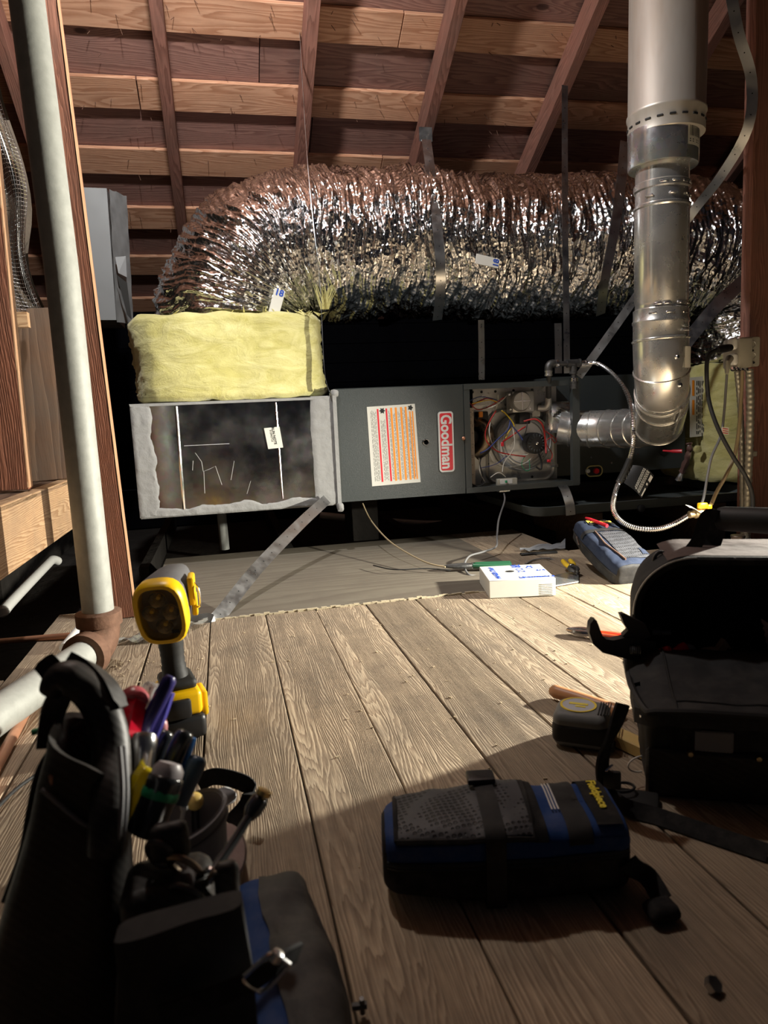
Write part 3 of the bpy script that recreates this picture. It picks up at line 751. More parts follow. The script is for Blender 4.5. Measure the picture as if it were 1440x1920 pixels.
# size stickers
def sticker(c, ex, ez, w_, h_, par, txt, flip=1):
    ex = V(ex).normalized(); ez = V(ez); ez = (ez - ex * ez.dot(ex)).normalized(); n = ex.cross(ez)
    m = M().rbox((0, 0, 0), (w_, h_, .004), .0015, 1); R = Matrix((ex, ez, n)).transposed().to_4x4()
    o = ob('size_sticker', m.xf(Matrix.Translation(c) @ R), M_WHITE, par, label='white sticker reading 18 in blue')
    text('18', h_ * .8, c + ex * (w_ * .36) - (n * .003 if n.y > 0 else -n * .003), ez * flip, -ex * flip, M_BLUEINK, o, bold=.001)
    return o
sticker(PY(914, 490, 2.775), (1, -.02, -.22), (.2, .1, 1), .1, .04, fx, '18', 1)
sticker(PY(519, 566, 2.785), (.35, 0, 1), (-1, 0, .35), .095, .042, fx, '18', -1)
# fibreglass shreds sticking out where the duct enters the wrap
m = M(); random.seed(4)
for i in range(40):
    x = random.uniform(-.2, .42); p = V((x, 2.80 + random.uniform(-.01, .02), .93)); d = V((random.uniform(-.8, .8), random.uniform(-.4, .1), random.uniform(.05, .5))).normalized()
    m.ribbon([p, p + d * random.uniform(.015, .04)], V((1, .3, 0)), [random.uniform(.006, .014), .002], .001)
for i in range(45):
    p = V((.415 + random.uniform(-.01, .02), 2.80, .95)); d = V((random.uniform(-.3, .35), -.1, random.uniform(.5, 1))).normalized()
    m.ribbon([p, p + d * random.uniform(.04, .1)], V((1, .3, 0)), [.004, .001], .001)
ob('torn_fibreglass_shreds', m, M_INSUL, fx, smooth=0, kind='stuff')
# ================================================================ hanging straps
def strap(label, pts, wdir=None, width=.026, th=.0015, holes=True, k=5, name='hanger_strap', mt=M_STRAP, group=None):
    P_ = smooth_path(pts, k); wl_ = None
    if wdir is None:
        wl_ = [((P_[min(i + 1, len(P_) - 1)] - P_[max(i - 1, 0)]).cross(p - V((0, 0, H)))).normalized() for i, p in enumerate(P_)]; wdir = wl_[len(wl_) // 2]
    r = root(name, label, 'strap', P_[-1] if P_[-1].z < P_[0].z else P_[0], group=group)
    o = ob('strap_band', M().ribbon(P_, wl_ or wdir, width, th), mt, r)
    if holes:
        m = M(); acc = 0; nx = .03
        for i in range(1, len(P_)):
            sg = P_[i] - P_[i - 1]; L = sg.length; t = sg.normalized(); wd = wl_[i] if wl_ else V(wdir); wd = (wd - t * wd.dot(t)).normalized(); nn = t.cross(wd)
            while acc + L > nx:
                c = P_[i - 1] + t * (nx - acc); m.lathe([(.0024, -th * .8), (.0024, th * .8)], c, nn, 6, up=t); nx += .065
            acc += L
        if m.v: ob('punch_holes', m, M_INK, r, smooth=0, kind='stuff')
    return r
strap('thin strap seen edge-on, from the second rafter down to the corner of the duct box', LY([(562, 60, 3.2), (568, 170, 3.1), (578, 320, 2.86), (590, 440, 2.775), (600, 530, 2.76), (608, 690, 2.74), (618, 735, 2.73)]), (.18, 1, 0), .024)
s2 = strap('broad strap clipped to the third rafter and lapping the front of the foil duct', LY([(797, 245, 2.98), (806, 310, 2.9), (817, 400, 2.80), (825, 480, 2.765), (826, 540, 2.80), (820, 600, 2.95)]), (1, 0, 0), .040)
ob('rafter_clip', M().box(PY(798, 252, 2.96), (.055, .004, .055)), M_STRAP, s2)
strap('long straight strap from the fourth rafter down to the open burner bay', LY([(1059, 160, 2.95), (1059, 300, 2.9), (1060, 450, 2.755), (1062, 600, 2.74), (1063, 700, 2.74)]), (1, 0, 0), .027)
strap('curved strap lapping the foil duct just left of the vertical flue pipe', LY([(1172, 265, 2.95), (1166, 330, 2.86), (1157, 400, 2.79), (1147, 460, 2.77), (1133, 530, 2.79), (1126, 590, 2.95)]), (1, 0, .15), .042)
strap('bowed strap curving past the right post and behind the flue pipe', LY([(1366, -40, 2.2), (1384, 60, 2.22), (1409, 150, 2.24), (1402, 240, 2.27), (1352, 330, 2.4), (1290, 410, 2.6), (1190, 560, 2.7), (1130, 645, 2.73), (1085, 706, 2.745)]), None, .034)
strap('wide strap between flue pipe and right post above the outlet box', LY([(1270, 665, 2.45), (1300, 625, 2.45), (1350, 567, 2.45), (1425, 500, 2.45)]), None, .05)
strap('short perforated strap standing on the furnace just left of the long straight strap', LY([(1046, 606, 2.98), (1047, 660, 2.98), (1047, 700, 2.98)]), (1, 0, 0), .034)
strap('short dark strap between furnace top and foil duct above the open bay left edge', LY([(902, 600, 3.0), (903, 660, 3.0), (903, 712, 3.0)]), (1, 0, 0), .028)
strap('flat diagonal strap from the duct box corner down to the floor by the flashlight', [PY(613, 936, 2.725), PY(560, 985, 2.52), PY(480, 1068, 2.22), PY(408, 1158, 1.975), PY(388, 1163, 1.95), PZ(340, 1170, .004)], None, .040, k=4, name='diagonal_strap')
strap('bent bracket strap holding the drain pan rim', LY([(1053, 908, 2.76), (1060, 920, 2.70), (1068, 945, 2.665), (1070, 966, 2.66)]), (1, 0, 0), .042, name='pan_bracket')
# ================================================================ flue and vent pipes
def pipe_with_beads(path, r, beads, mt, par, n=36, name='pipe_section', k=6, br=.004):
    P_ = smooth_path(path, k); ob(name, M().tube(P_, r, n), mt, par)
    c = [0]
    for i in range(1, len(P_)): c.append(c[-1] + (P_[i] - P_[i - 1]).length)
    for b in beads:
        s = b * c[-1]; i = max(j for j in range(len(c)) if c[j] <= s + 1e-9); i = min(i, len(P_) - 2)
        d = (P_[i + 1] - P_[i]).normalized(); p = P_[i] + d * (s - c[i])
        ob('rolled_bead', M().lathe([(r, -br), (r + br * .8, -br * .4), (r + br * .8, br * .4), (r, br)], p, d, n), mt, par)
VX, VY = 1.425, 2.12
vt = root('upper_vent_pipe', 'wide dull metal vent pipe with stained side rising out of the picture at top right', 'vent pipe', (VX, VY, 1.38))
m = M().lathe([(.111, 0), (.115, .002), (.115, .055), (.119, .06), (.119, .068), (.115, .073), (.115, 1.45), (.112, 1.45)], (VX + .008, VY, 1.365), (.008, 0, 1), 48)
ob('pipe_body', m, M_BVENT, vt)
m = M()
for i in range(20):
    a_ = i * PI / 10 + .2; ob('vent_slot', M().rbox((VX + .008 + .1145 * math.cos(a_), VY + .1145 * math.sin(a_), 1.395), (.018, .006, .006), .001, 1, Matrix.Rotation(a_ + PI / 2, 3, 'Z')), M_INK, vt)
cl = root('vent_collar', 'bright metal collar with barcode sticker between wide vent and flue pipe', 'collar', (VX, VY, 1.27))
ob('collar_body', M().lathe([(.085, .004), (.104, 0), (.106, .004), (.106, .108), (.10, .11)], (VX - .002, VY, 1.272), (0, 0, 1), 48), M_GALV, cl)
def wrap_patch(cx, cy, r, a0, a1, z0_, z1_, n=10): # curved label on cylinder, angles in deg (−90 faces camera)
    return M().grid([[V((cx + r * math.cos(math.radians(a0 + (a1 - a0) * i / n)), cy + r * math.sin(math.radians(a0 + (a1 - a0) * i / n)), z)) for i in range(n + 1)] for z in (z0_, z1_)])
bs_ = ob('barcode_sticker', wrap_patch(VX - .002, VY, .1068, -82, -38, 1.31, 1.378), M_WHITE, cl, label='cream barcode sticker')
m = M(); a_ = -79
random.seed(8)
while a_ < -50:
    d_ = random.uniform(.5, 1.5); s_ = wrap_patch(VX - .002, VY, .1073, a_, a_ + d_, 1.335, 1.372, 2); m.add(s_.v, s_.f); a_ += d_ + random.uniform(.5, 1.2)
for z_ in (1.318, 1.324):
    for a_ in (-79, -72, -62, -56): s_ = wrap_patch(VX - .002, VY, .1073, a_, a_ + 3, z_, z_ + .003, 2); m.add(s_.v, s_.f)
ob('barcode', m, M_INK, bs_, smooth=0)
fp = root('flue_pipe', 'shiny narrow flue pipe dropping from the vent collar and bending back into the furnace', 'flue pipe', (VX + .05, 2.5, .42))
FX, FY = VX - .004, VY
r6 = .083
ob('upper_section', M().lathe([(r6 - .002, 1.30), (r6 - .002, 1.226), (r6 + .003, 1.222), (r6 + .003, 1.204), (r6 - .002, 1.2), (r6 - .002, 1.16), (r6 + .004, 1.156), (r6 + .004, 1.15), (r6, 1.146), (r6, .86), (r6 - .003, .856), (r6 - .003, .84), (r6 + .003, .836), (r6 + .003, .805), (r6 + .006, .80), (r6 + .006, .794), (r6 + .003, .79), (r6 + .003, .735)], (FX, FY, 0), (0, 0, 1), 48), M_FLUE, fp)
m = M().tube([V((FX + .045, FY - r6 * .84, .86)), V((FX + .045, FY - r6 * .84, 1.14))], .0028, 6); ob('lock_seam', m, M_FLUE, fp)
m = M()
for z_, aa in ((1.213, (-120, -95, -70, -45)), (1.178, (-150, -100, -60, -35)), (.848, (-130, -110, -75, -50)), (.82, (-140, -105, -65))):
    for q_ in aa:
        t_ = math.radians(q_); ob('crimp_slot', M().rbox((FX + (r6 + .002) * math.cos(t_), FY + (r6 + .002) * math.sin(t_), z_), (.026, .005, .007), .002, 1, Matrix.Rotation(t_ + PI / 2, 3, 'Z')), M_GALV, fp)
for i, (tx, z_) in enumerate((('SEAL', .775), ('AMERIVENT', .763))):
    o = text(tx, .0105, (FX + .035, FY - .0835, z_), (1, .38, 0), (0, 0, 1), M_STRAP, fp, name='embossed_lettering', th=.002)
path = [V((FX, FY, .745)), V((FX + .005, FY + .002, .66)), V((FX + .04, FY + .05, .585)), V((FX + .12, FY + .17, .515)), V((FX + .18, FY + .28, .455))]
pipe_with_beads(path[:4] + [path[4]], r6 + .004, (.01, .22, .42, .46, .60, .98), M_FLUE, fp, name='elbow', br=.0045)
m = M().tube([V((FX + .075, FY - .01, .515)), V((FX + .135, FY + .12, .425))], .004, 6); ob('elbow_seam', m, M_FLUE, fp)
each('elbow_screw', [M().lathe([(.001, -.008), (.005, -.007), (.009, 0), (.013, .002)], (FX + .0, FY - r6 - .004, .68), (0, 1, 0), 10), M().lathe([(.001, -.006), (.005, -.005), (.009, 0)], (FX + .02, FY - r6 + .005, .59), (0, 1, .3), 10)], M_STEEL, fp)
ob('paper_label', wrap_patch(FX + .004, FY, r6 + .0055, -72, -35, .645, .712), M_WHITE, fp)
pipe_with_beads([V((FX + .18, FY + .28, .455)), V((FX + .20, FY + .43, .44)), V((FX + .16, FY + .60, .435)), V((FX + .06, FY + .70, .44)), V((FX - .0, FY + .735, .452))], .078, (.3, .45, .6, .75, .9), M_FLUE, fp, name='rear_elbow')
h0 = PY(1062, 781, 2.86); h1 = V((FX + .0, FY + .735, .452))
pipe_with_beads([h0, (h0 + h1) / 2, h1], .064, (.12, .3, .34, .55, .75, .8), M_GALV, fp, name='horizontal_section')
# ================================================================ gas piping
gp = root('gas_pipe_fittings', 'black iron gas elbow and tee standing on the furnace top rail', 'pipe fitting', PY(1052, 700, 2.76))
Yg = 2.735
def fit(px, py, r, l, ax, mt=M_BLACKIRON, name='fitting', Y=Yg):
    return ob(name, M().lathe([(r * .8, -l / 2), (r, -l / 2), (r, -l / 2 + .006), (r * .9, -l / 2 + .007), (r * .9, l / 2 - .007), (r, l / 2 - .006), (r, l / 2), (r * .8, l / 2)], PY(px, py, Y), ax, 16), mt, gp)
ob('nipple', M().tube(LY([(1029, 745, 2.80), (1029, 720, 2.76), (1029, 700, Yg)]), .0105, 12), M_BLACKIRON, gp)
fit(1028.5, 700, .0165, .022, (0, 0, 1), M_GALV, 'coupling')
ob('elbow', M().tube(smooth_path([PY(1028.5, 697, Yg), PY(1029, 687, Yg), PY(1034, 682, Yg), PY(1044, 682, Yg)], 4), .0165, 14), M_BLACKIRON, gp)
ob('nipple', M().tube([PY(1040, 682, Yg), PY(1066, 682, Yg)], .0105, 12), M_BLACKIRON, gp)
fit(1043, 682, .0175, .012, (1, 0, 0), M_STEEL, 'tape_band')
fit(1075, 681, .0175, .062, (1, 0, .02), name='tee')
fit(1075, 692, .0165, .04, (0, 0, 1), name='tee_branch')
ob('drip_leg', M().tube([PY(1075, 690, Yg - .002), PY(1076, 716, Yg - .002)], .011, 12), M_BLACKIRON, gp)
fit(1076, 712, .0165, .014, (0, 0, 1), M_STEEL, 'coupling', Y=2.728); fit(1076, 722, .016, .03, (0, 0, 1), name='drip_cap', Y=2.726)
fit(1093, 681, .012, .03, (1, 0, 0), M_STEEL, 'flare_nut')
fit(1103, 681, .010, .026, (1, 0, 0), M_STEEL, 'flare_nut')
ob('gas_riser', M().tube(smooth_path(LY([(1028, 748, 2.82), (1028, 733, 2.81), (1028, 722, 2.80)]), 3), .0105, 12), M_BLACKIRON, fu)
ob('gas_elbow', M().tube(smooth_path(LY([(1028, 746, 2.82), (1028, 757, 2.82), (1022, 765, 2.83), (1008, 765, 2.84)]), 4), .014, 12), M_CAST, fu)
gl = root('flexible_gas_line', 'ribbed steel flexible gas line looping from the black tee down to a yellow handled valve', 'gas line', PY(1300, 968, 2.0))
P_ = smooth_path(LY([(1104, 681, 2.73), (1122, 682, 2.70), (1148, 700, 2.58), (1172, 730, 2.42), (1184, 765, 2.28), (1187, 805, 2.2), (1186, 840, 2.2), (1176, 872, 2.2), (1162, 900, 2.2), (1152, 930, 2.15), (1150, 955, 2.12), (1163, 976, 2.08), (1190, 989, 2.04), (1230, 992, 2.0), (1262, 983, 1.97), (1292, 966, 1.95)]), 9)
rr = [.0078 + .0009 * ((i % 2) * 2 - 1) for i in range(len(P_))]
m = M(); pp = []; 
for i in range(len(P_) - 1):
    for j in range(4): pp.append(P_[i].lerp(P_[i + 1], j / 4))
ob('ribbed_tube', M().tube(pp, [.0088 if (i // 2) % 2 else .0074 for i in range(len(pp))], 10), M_STEEL, gl, smooth=30)
ob('rubber_sleeve', M().tube(LY([(1181, 861, 2.2), (1172, 882, 2.2), (1160, 905, 2.2)]), .0115, 10), M_RUBBER, gl)
vlv = root('yellow_gas_valve', 'brass gas valve with bright yellow handle at the end of the flexible gas line', 'valve', PY(1310, 965, 1.93))
ob('valve_body', M().lathe([(.008, -.03), (.012, -.028), (.012, -.012), (.016, -.01), (.016, .01), (.012, .012), (.012, .028), (.008, .03)], PY(1308, 962, 1.93), (1, -.1, .12), 12), metal('brass', (.55, .45, .28), .35, 30, .1, .05), vlv)
ob('valve_handle', M().rbox(PY(1317, 948, 1.92), (.028, .016, .018), .003, 2).rbox(PY(1329, 950, 1.92), (.016, .014, .014), .003, 2), plain('yellow_handle', (.9, .5, .01), .35), vlv)
ob('valve_tag', M().ribbon(smooth_path([PY(1289, 949, 1.91), PY(1300, 952, 1.915), PY(1312, 960, 1.92), PY(1322, 960, 1.92)], 3), (.0, 1, .3), .018, .001), M_WHITE, vlv)
# black instruction tag on the gas line
def tagmat():
    return plain('black_tag', (.02, .02, .02), .25, .6, 30, .1, .1)
tg = root('printed_black_tag', 'curled black printed tag hanging on the flexible gas line', 'tag', PY(1200, 930, 2.18))
def tp(u, v):
    a = PY(1180, 872, 2.2).lerp(PY(1226, 892, 2.15), u); b = PY(1164, 902, 2.2).lerp(PY(1203, 934, 2.15), u)
    p = a.lerp(b, v); return p + V((.006 * math.sin(u * PI) * .5, -.012 * math.sin(u * PI), .012 * math.sin(u * PI) * (1 - v)))
ob('tag_sheet', M().grid([[tp(i / 10, j / 10) for i in range(11)] for j in range(11)]), tagmat(), tg)
def tpp(u0, u1, v0, v1, d): return [tp(u0, v0) + V((0, -d, 0)), tp(u1, v0) + V((0, -d, 0)), tp(u1, v1) + V((0, -d, 0)), tp(u0, v1) + V((0, -d, 0))]
m = M(); random.seed(21)
for u in (.48, .52, .56, .63, .67, .71, .75):
    v = .05
    while v < .9:
        l = random.uniform(.03, .09); m.add(tpp(u, u + .018, v, v + l, .001), [(0, 1, 2, 3)]); v += l + .025
m.add(tpp(.86, .99, .08, .32, .001), [(0, 1, 2, 3)]); m.add(tpp(.86, .94, .42, .5, .001), [(0, 1, 2, 3)]); m.add(tpp(.9, .96, .62, .95, .001), [(0, 1, 2, 3)])
for v in (.06, .5): 
    for i in range(14): m.add(tpp(.04 + .02 * (i % 4), .055 + .02 * (i % 4), .06 + i * .06, .09 + i * .06, .001), [(0, 1, 2, 3)])
ob('tag_print', m, M_WHITE, tg, smooth=0, kind='stuff')
# ================================================================ outlet box, conduits and cords
ox = root('outlet_box', 'beige metal electrical box with white outlet on the right post', 'outlet box', (1.82, 2.22, .60))
a = PY(1398, 628, 2.2); b = PY(1420, 686, 2.2)
ob('cover_plate', M().rbox((PY(1401, 660, 2.23) + V((.01, 0, 0))), (.07, .012, .105), .008, 2, Matrix.Rotation(-.25, 3, 'Z')), M_BEIGE, ox)
ob('box_body', M().rbox(PY(1383, 663, 2.20), (.055, .085, .1), .006, 2, Matrix.Rotation(.0, 3, 'Z')), M_BEIGE, ox)
ob('receptacle', M().rbox(PY(1371, 655, 2.16) + V((0, -.006, .018)), (.022, .035, .04), .009, 3).rbox(PY(1372, 674, 2.16) + V((0, -.006, 0)), (.022, .035, .04), .009, 3), M_WPLAST, ox)
m = M()
for px, py in ((1409, 638), (1411, 657), (1406, 679), (1413, 680)): ob('plate_screw_hole', M().lathe([(.003, -.004), (.004, 0)], PY(px, py, 2.2155), (0, 1, 0), 8), M_INK, ox)
m = M()
for px, py in ((1411, 646), (1411, 667)): m.tube([PY(px, py, 2.2155) + V((.0125 * math.cos(i * PI / 8), 0, .0125 * math.sin(i * PI / 8))) for i in range(17)], .0009, 4)
ob('knockout_rings', m, M_CAST, ox)
m = M()
for px in (1375, 1382, 1390, 1398): m.lathe([(.006, -.006), (.009, -.004), (.009, .004), (.006, .006)], PY(px, 692, 2.17), (.3, .4, 1), 8)
ob('clamp_screws', m, M_STEEL, ox)
ob('black_plug', M().tube([PY(1368, 652, 2.13), PY(1350, 655, 2.08), PY(1345, 656, 2.07)], [.013, .014, .008], 12), M_BLACK, None, label='black plug in the top socket of the beige outlet box', cat='plug')
ob('grey_plug', M().tube([PY(1368, 672, 2.11), PY(1364, 680, 2.09), PY(1363, 700, 2.08)], [.013, .011, .006], 12), M_BEIGE, None, label='pale grey plug in the bottom socket of the beige outlet box', cat='plug')
M_CORDG = plain('grey_cord', (.17, .17, .17), .5)
def cord(label, pts, r, mt, k=8, name='power_cord', n=8, cat='cord', **kw): return ob(name, M().tube(smooth_path(LY(pts), k), r, n), mt, None, label=label, cat=cat, smooth=80, **kw)
cord('thick black power cord curving down from the outlet box', [(1343, 656, 2.07), (1328, 668, 2.06), (1325, 700, 2.05), (1329, 750, 2.04), (1345, 800, 2.0), (1372, 852, 1.97), (1398, 893, 1.95), (1410, 925, 1.94), (1412, 952, 1.93)], .0068, M_RUBBER)
cord('thin pale grey power cord hanging from the lower socket', [(1363, 702, 2.08), (1361, 730, 2.08), (1358, 770, 2.07), (1352, 815, 2.05), (1335, 855, 2.02), (1328, 885, 2.0), (1320, 930, 1.97), (1315, 945, 1.96)], .0042, M_CORDG)
lt = ob('cord_label', M().prism([PY(1354, 800, 2.045), PY(1367, 802, 2.045), PY(1366, 815, 2.045), PY(1352, 813, 2.045)], (0, .001, 0)), M_WHITE, None, label='small white flag label on the thin grey cord', cat='label', smooth=0)
m = M()
for i in range(3): m.prism([PY(1355, 803 + i * 4, 2.044), PY(1365, 804.5 + i * 4, 2.044), PY(1365, 805.5 + i * 4, 2.044), PY(1355, 804 + i * 4, 2.044)], (0, .0006, 0))
ob('label_print', m, M_RED, lt, smooth=0)
M_TANC = plain('tan_cable', (.38, .30, .18), .5)
cord('tan electrical cable running down from the outlet box toward the yellow valve', [(1392, 695, 2.14), (1390, 740, 2.13), (1386, 800, 2.1), (1378, 850, 2.08), (1362, 890, 2.03), (1345, 920, 2.0), (1334, 945, 1.98)], .0062, M_TANC)
def conduit(label, pts, r):
    P_ = smooth_path(LY(pts), 10); pp = []
    for i in range(len(P_) - 1):
        for j in range(3): pp.append(P_[i].lerp(P_[i + 1], j / 3))
    ob('flexible_conduit', M().tube(pp, [r * (1.06 if (i // 2) % 2 else .94) for i in range(len(pp))], 12), plain('conduit_steel_' + str(int(r * 1e4)), (.42, .40, .33), .4, .5, 20, .1, 0, met=.5), None, label=label, cat='conduit', smooth=30)
conduit('thick ribbed metal conduit below the outlet box, right of the thinner one', [(1405, 692, 2.2), (1407, 760, 2.2), (1405, 840, 2.2), (1402, 920, 2.2), (1400, 990, 2.2), (1400, 1015, 2.2)], .0135)
conduit('thinner ribbed metal conduit below the outlet box, beside the yellow insulation', [(1382, 695, 2.26), (1388, 760, 2.27), (1391, 840, 2.27), (1392, 920, 2.27), (1393, 1015, 2.27)], .010)
ob('conduit_clip', M().rbox(PY(1413, 851, 2.262) , (.03, .006, .02), .003, 1), M_BEIGE, None, label='small beige clip fixing the thick conduit to the post', cat='clip')
ob('silver_fitting', M().lathe([(.001, 0), (.018, 0), (.022, .01), (.02, .03), (.026, .05), (.024, .052), (.001, .052)], PZ(1383, 1030, .001), (0, 0, 1), 20), metal('silver_fitting_metal', (.5, .42, .36), .3), None, label='small silver cylindrical fitting glimpsed under the tool bag handle', cat='cup')  # plain silver cylinder standing for a fitting at the conduit foot
# small fittings on the blower cabinet
tw = root('wrapped_probe', 'brown wrapped plastic bundle with red tipped probe against the blower cabinet', 'probe', PY(1275, 895, 2.9))
ob('wrapping', M().tube(smooth_path(LY([(1292, 830, 2.8), (1293, 842, 2.8), (1288, 862, 2.82), (1279, 885, 2.85)]), 4), [.013 + .003 * math.sin(i * 2.2) for i in range(13)], 8).jitter(.004, 60, 2), plain('brown_plastic', (.14, .08, .07), .25, .6, 60, .2, .5), tw)
ob('twisted_end', M().tube(LY([(1278, 886, 2.85), (1272, 900, 2.86)]), [.006, .016], 7).jitter(.006, 70, 4), M_STEEL, tw)
ob('red_tip', M().tube(LY([(1243, 845, 2.93), (1257, 846, 2.90), (1262, 846, 2.89), (1279, 846, 2.86)]), [.004, .005, .008, .009], 8), M_RED, tw)
ob('socket_hole', M().lathe([(.02, -.003), (.022, .001)], PY(1243, 845, 2.987), (0, 1, 0), 14), M_INK, cb)
ob('yellow_putty', M().rbox(PY(1308, 842, 2.95), (.035, .03, .035), .012, 2).jitter(.008, 50, 1), M_INSUL, cb)
# thin wires hanging below the furnace
cord('thin tan wire hanging from the furnace bottom left to the pliers', [(680, 944, 2.85), (695, 975, 2.8), (725, 1010, 2.6), (757, 1033, 2.45), (800, 1055, 2.3), (835, 1063, 2.24)], .0028, M_TANC, name='thermostat_wire', cat='wire')
cord('grey cable hanging below the open burner bay to the floor', [(945, 925, 2.74), (946, 940, 2.72), (935, 975, 2.6), (932, 1005, 2.5), (930, 1025, 2.45), (905, 1035, 2.4), (880, 1043, 2.35), (871, 1060, 2.28), (880, 1078, 2.19), (905, 1078, 2.2)], .0036, M_CORDG, name='thermostat_cable', cat='cable')
ob('strain_relief', M().rbox(PY(944, 920, 2.77), (.05, .03, .01), .003, 1), M_GALV, fu)
cord('white cable on the floor running behind the tool bag', [(1200, 1052, 2.2), (1225, 1045, 2.18), (1258, 1033, 2.15), (1300, 1022, 2.05)], .0045, M_WWIRE, name='floor_cable', cat='cable')
cord('thin dark cable snaking over the plywood to the left of the pliers', [(700, 1060, 2.4), (740, 1068, 2.3), (800, 1066, 2.27), (845, 1070, 2.24)], .0022, M_INK, name='floor_wire', cat='wire')
cord('grey cable arched on the floor behind the white box', [(980, 1062, 2.22), (1000, 1050, 2.3), (1030, 1047, 2.3), (1045, 1056, 2.28), (1060, 1064, 2.24)], .0028, M_CORDG, name='floor_wire', cat='wire')
# faint pipes in the dark behind
ob('white_drain_line', M().tube(smooth_path([PY(600, 966, 4.0), PY(700, 975, 4.0), PY(800, 982, 4.1), PY(900, 980, 4.2)], 4), .02, 10), M_WPLAST, None, label='faint white drain line in the dark under the furnace', cat='pipe')
ob('grey_drain_pipe', M().tube([PY(415, 960, 3.5), PY(422, 1030, 3.5)], .022, 12), M_PIPE, None, label='short grey vertical pipe in the dark under the sheet metal box', cat='pipe')
# ================================================================ grey box on the far left
gb = root('vent_box', 'pale grey sheet metal box behind the red post at upper left', 'vent box', (-.47, 3.5, .98))
q4 = LY([(120, 350, 3.4), (200, 353, 3.4), (218, 600, 3.4), (140, 600, 3.4)])
M_GREYB = metal('matt_grey_sheet', (.27, .275, .27), .6, 8, .05, .03, met=.4)
ob('box_body', M().prism([V((p.x, 3.4, p.z)) for p in q4], (0, .3, 0)), M_GREYB, gb, smooth=0)
m = M(); rows = []
for j in range(15):
    t_ = j / 14; x = PY(204 + 14 * t_, 353 + 250 * t_, 3.4); rows.append([x + V((k_ * .012, .01 + k_ * .02 + .012 * math.sin(j * 1.9 + k_ * 2), 0)) for k_ in range(6)])
ob('crumpled_flashing', m.grid(rows), M_GREYB, gb)
ob('flashing_fold', M().prism(LY([(216, 482, 3.38), (236, 480, 3.38), (238, 520, 3.36), (222, 512, 3.37)]), (0, .004, 0)).prism(LY([(219, 515, 3.36), (238, 530, 3.3), (247, 600, 3.38), (238, 590, 3.4)]), (0, .004, 0)), M_GREYB, gb, smooth=0)
# ================================================================ plumbing at left
pp_ = root('galvanised_stack', 'tall weathered galvanised pipe in front of the red post, standing in a rusty elbow', 'pipe', (-.306, 1.68, .11))
ob('pipe_body', M().tube([V((-.306, 1.68, .118)), V((-.308, 1.68, .885)), V((-.325, 1.68, 1.60)), V((-.335, 1.68, 2.0))], .0345, 28), M_PIPE, pp_)
el = root('rusty_elbow', 'rusty cast iron pipe elbow at the foot of the tall galvanised pipe', 'pipe elbow', (-.315, 1.66, 0))
ec = V((-.306, 1.68, .115)); hd = V((-.33, -.94, -.02)).normalized()
ob('elbow_body', M().tube(smooth_path([ec + V((0, 0, .005)), ec + V((0, 0, -.03)), ec + V((0, 0, -.055)) + hd * .02, ec + V((0, 0, -.064)) + hd * .06, ec + V((0, 0, -.065)) + hd * .075], 5), .043, 24), M_RUST, el)
m = M().lathe([(.04, -.02), (.05, -.017), (.05, .012), (.04, .016)], ec, (0, 0, 1), 28).lathe([(.04, -.014), (.05, -.011), (.05, .018), (.04, .02)], ec + V((0, 0, -.065)) + hd * .065, hd, 28)
ob('elbow_lip', m, M_RUST, el)
ob('horizontal_pipe', M().tube([ec + V((0, 0, -.063)) + hd * .08, ec + V((0, 0, -.063)) + hd * 1.1], .0345, 28), M_PIPE, None, label='horizontal weathered pipe running from the rusty elbow toward the camera at left', cat='pipe')
ob('copper_pipe', M().tube([PZ(88, 1262, .012) + V((.0, 0, 0)), PZ(0, 1425, .012), PZ(-60, 1530, .012)], .0095, 16), M_COPPER, None, label='copper pipe on the floor below the horizontal pipe at far left', cat='pipe')
ob('copper_pipe', M().tube([PZ(150, 1190, .012), PZ(0, 1203, .0)], .008, 16), M_COPPER, None, label='thin copper pipe lying over the gap left of the rusty elbow', cat='pipe')
ob('white_pipe', M().tube(smooth_path([PY(108, 1052, 2.9), PY(98, 1050, 2.85), PY(85, 1062, 2.75), PY(15, 1135, 2.3), PY(8, 1150, 2.25)], 4), .017, 12), M_WPLAST, None, label='white plastic pipe in the dark gap below the tan beam', cat='pipe')
ob('white_pipe', M().tube([PZ(150, 1178, .02), PZ(120, 1215, .012)], .012, 12), M_WPLAST, None, label='short pale pipe stub just left of the rusty elbow', cat='pipe')
M_PLASTIC = plain('clear_sheet', (.35, .35, .33), .12, .8, 20, .1, .4, trans=.6, bd=.01)
rows = [[PZ(215 + (390 - 215) * i / 20, 1210 - 45 * (i / 20) ** .7 + 18 * j / 5 * math.sin(PI * i / 20), .004) + V((0, 0, .006 * (1 + math.sin(i * 1.3 + j)))) for i in range(21)] for j in range(6)]
ob('plastic_film', M().grid(rows), M_PLASTIC, None, label='strip of clear plastic film on the floor behind the yellow flashlight', cat='film')
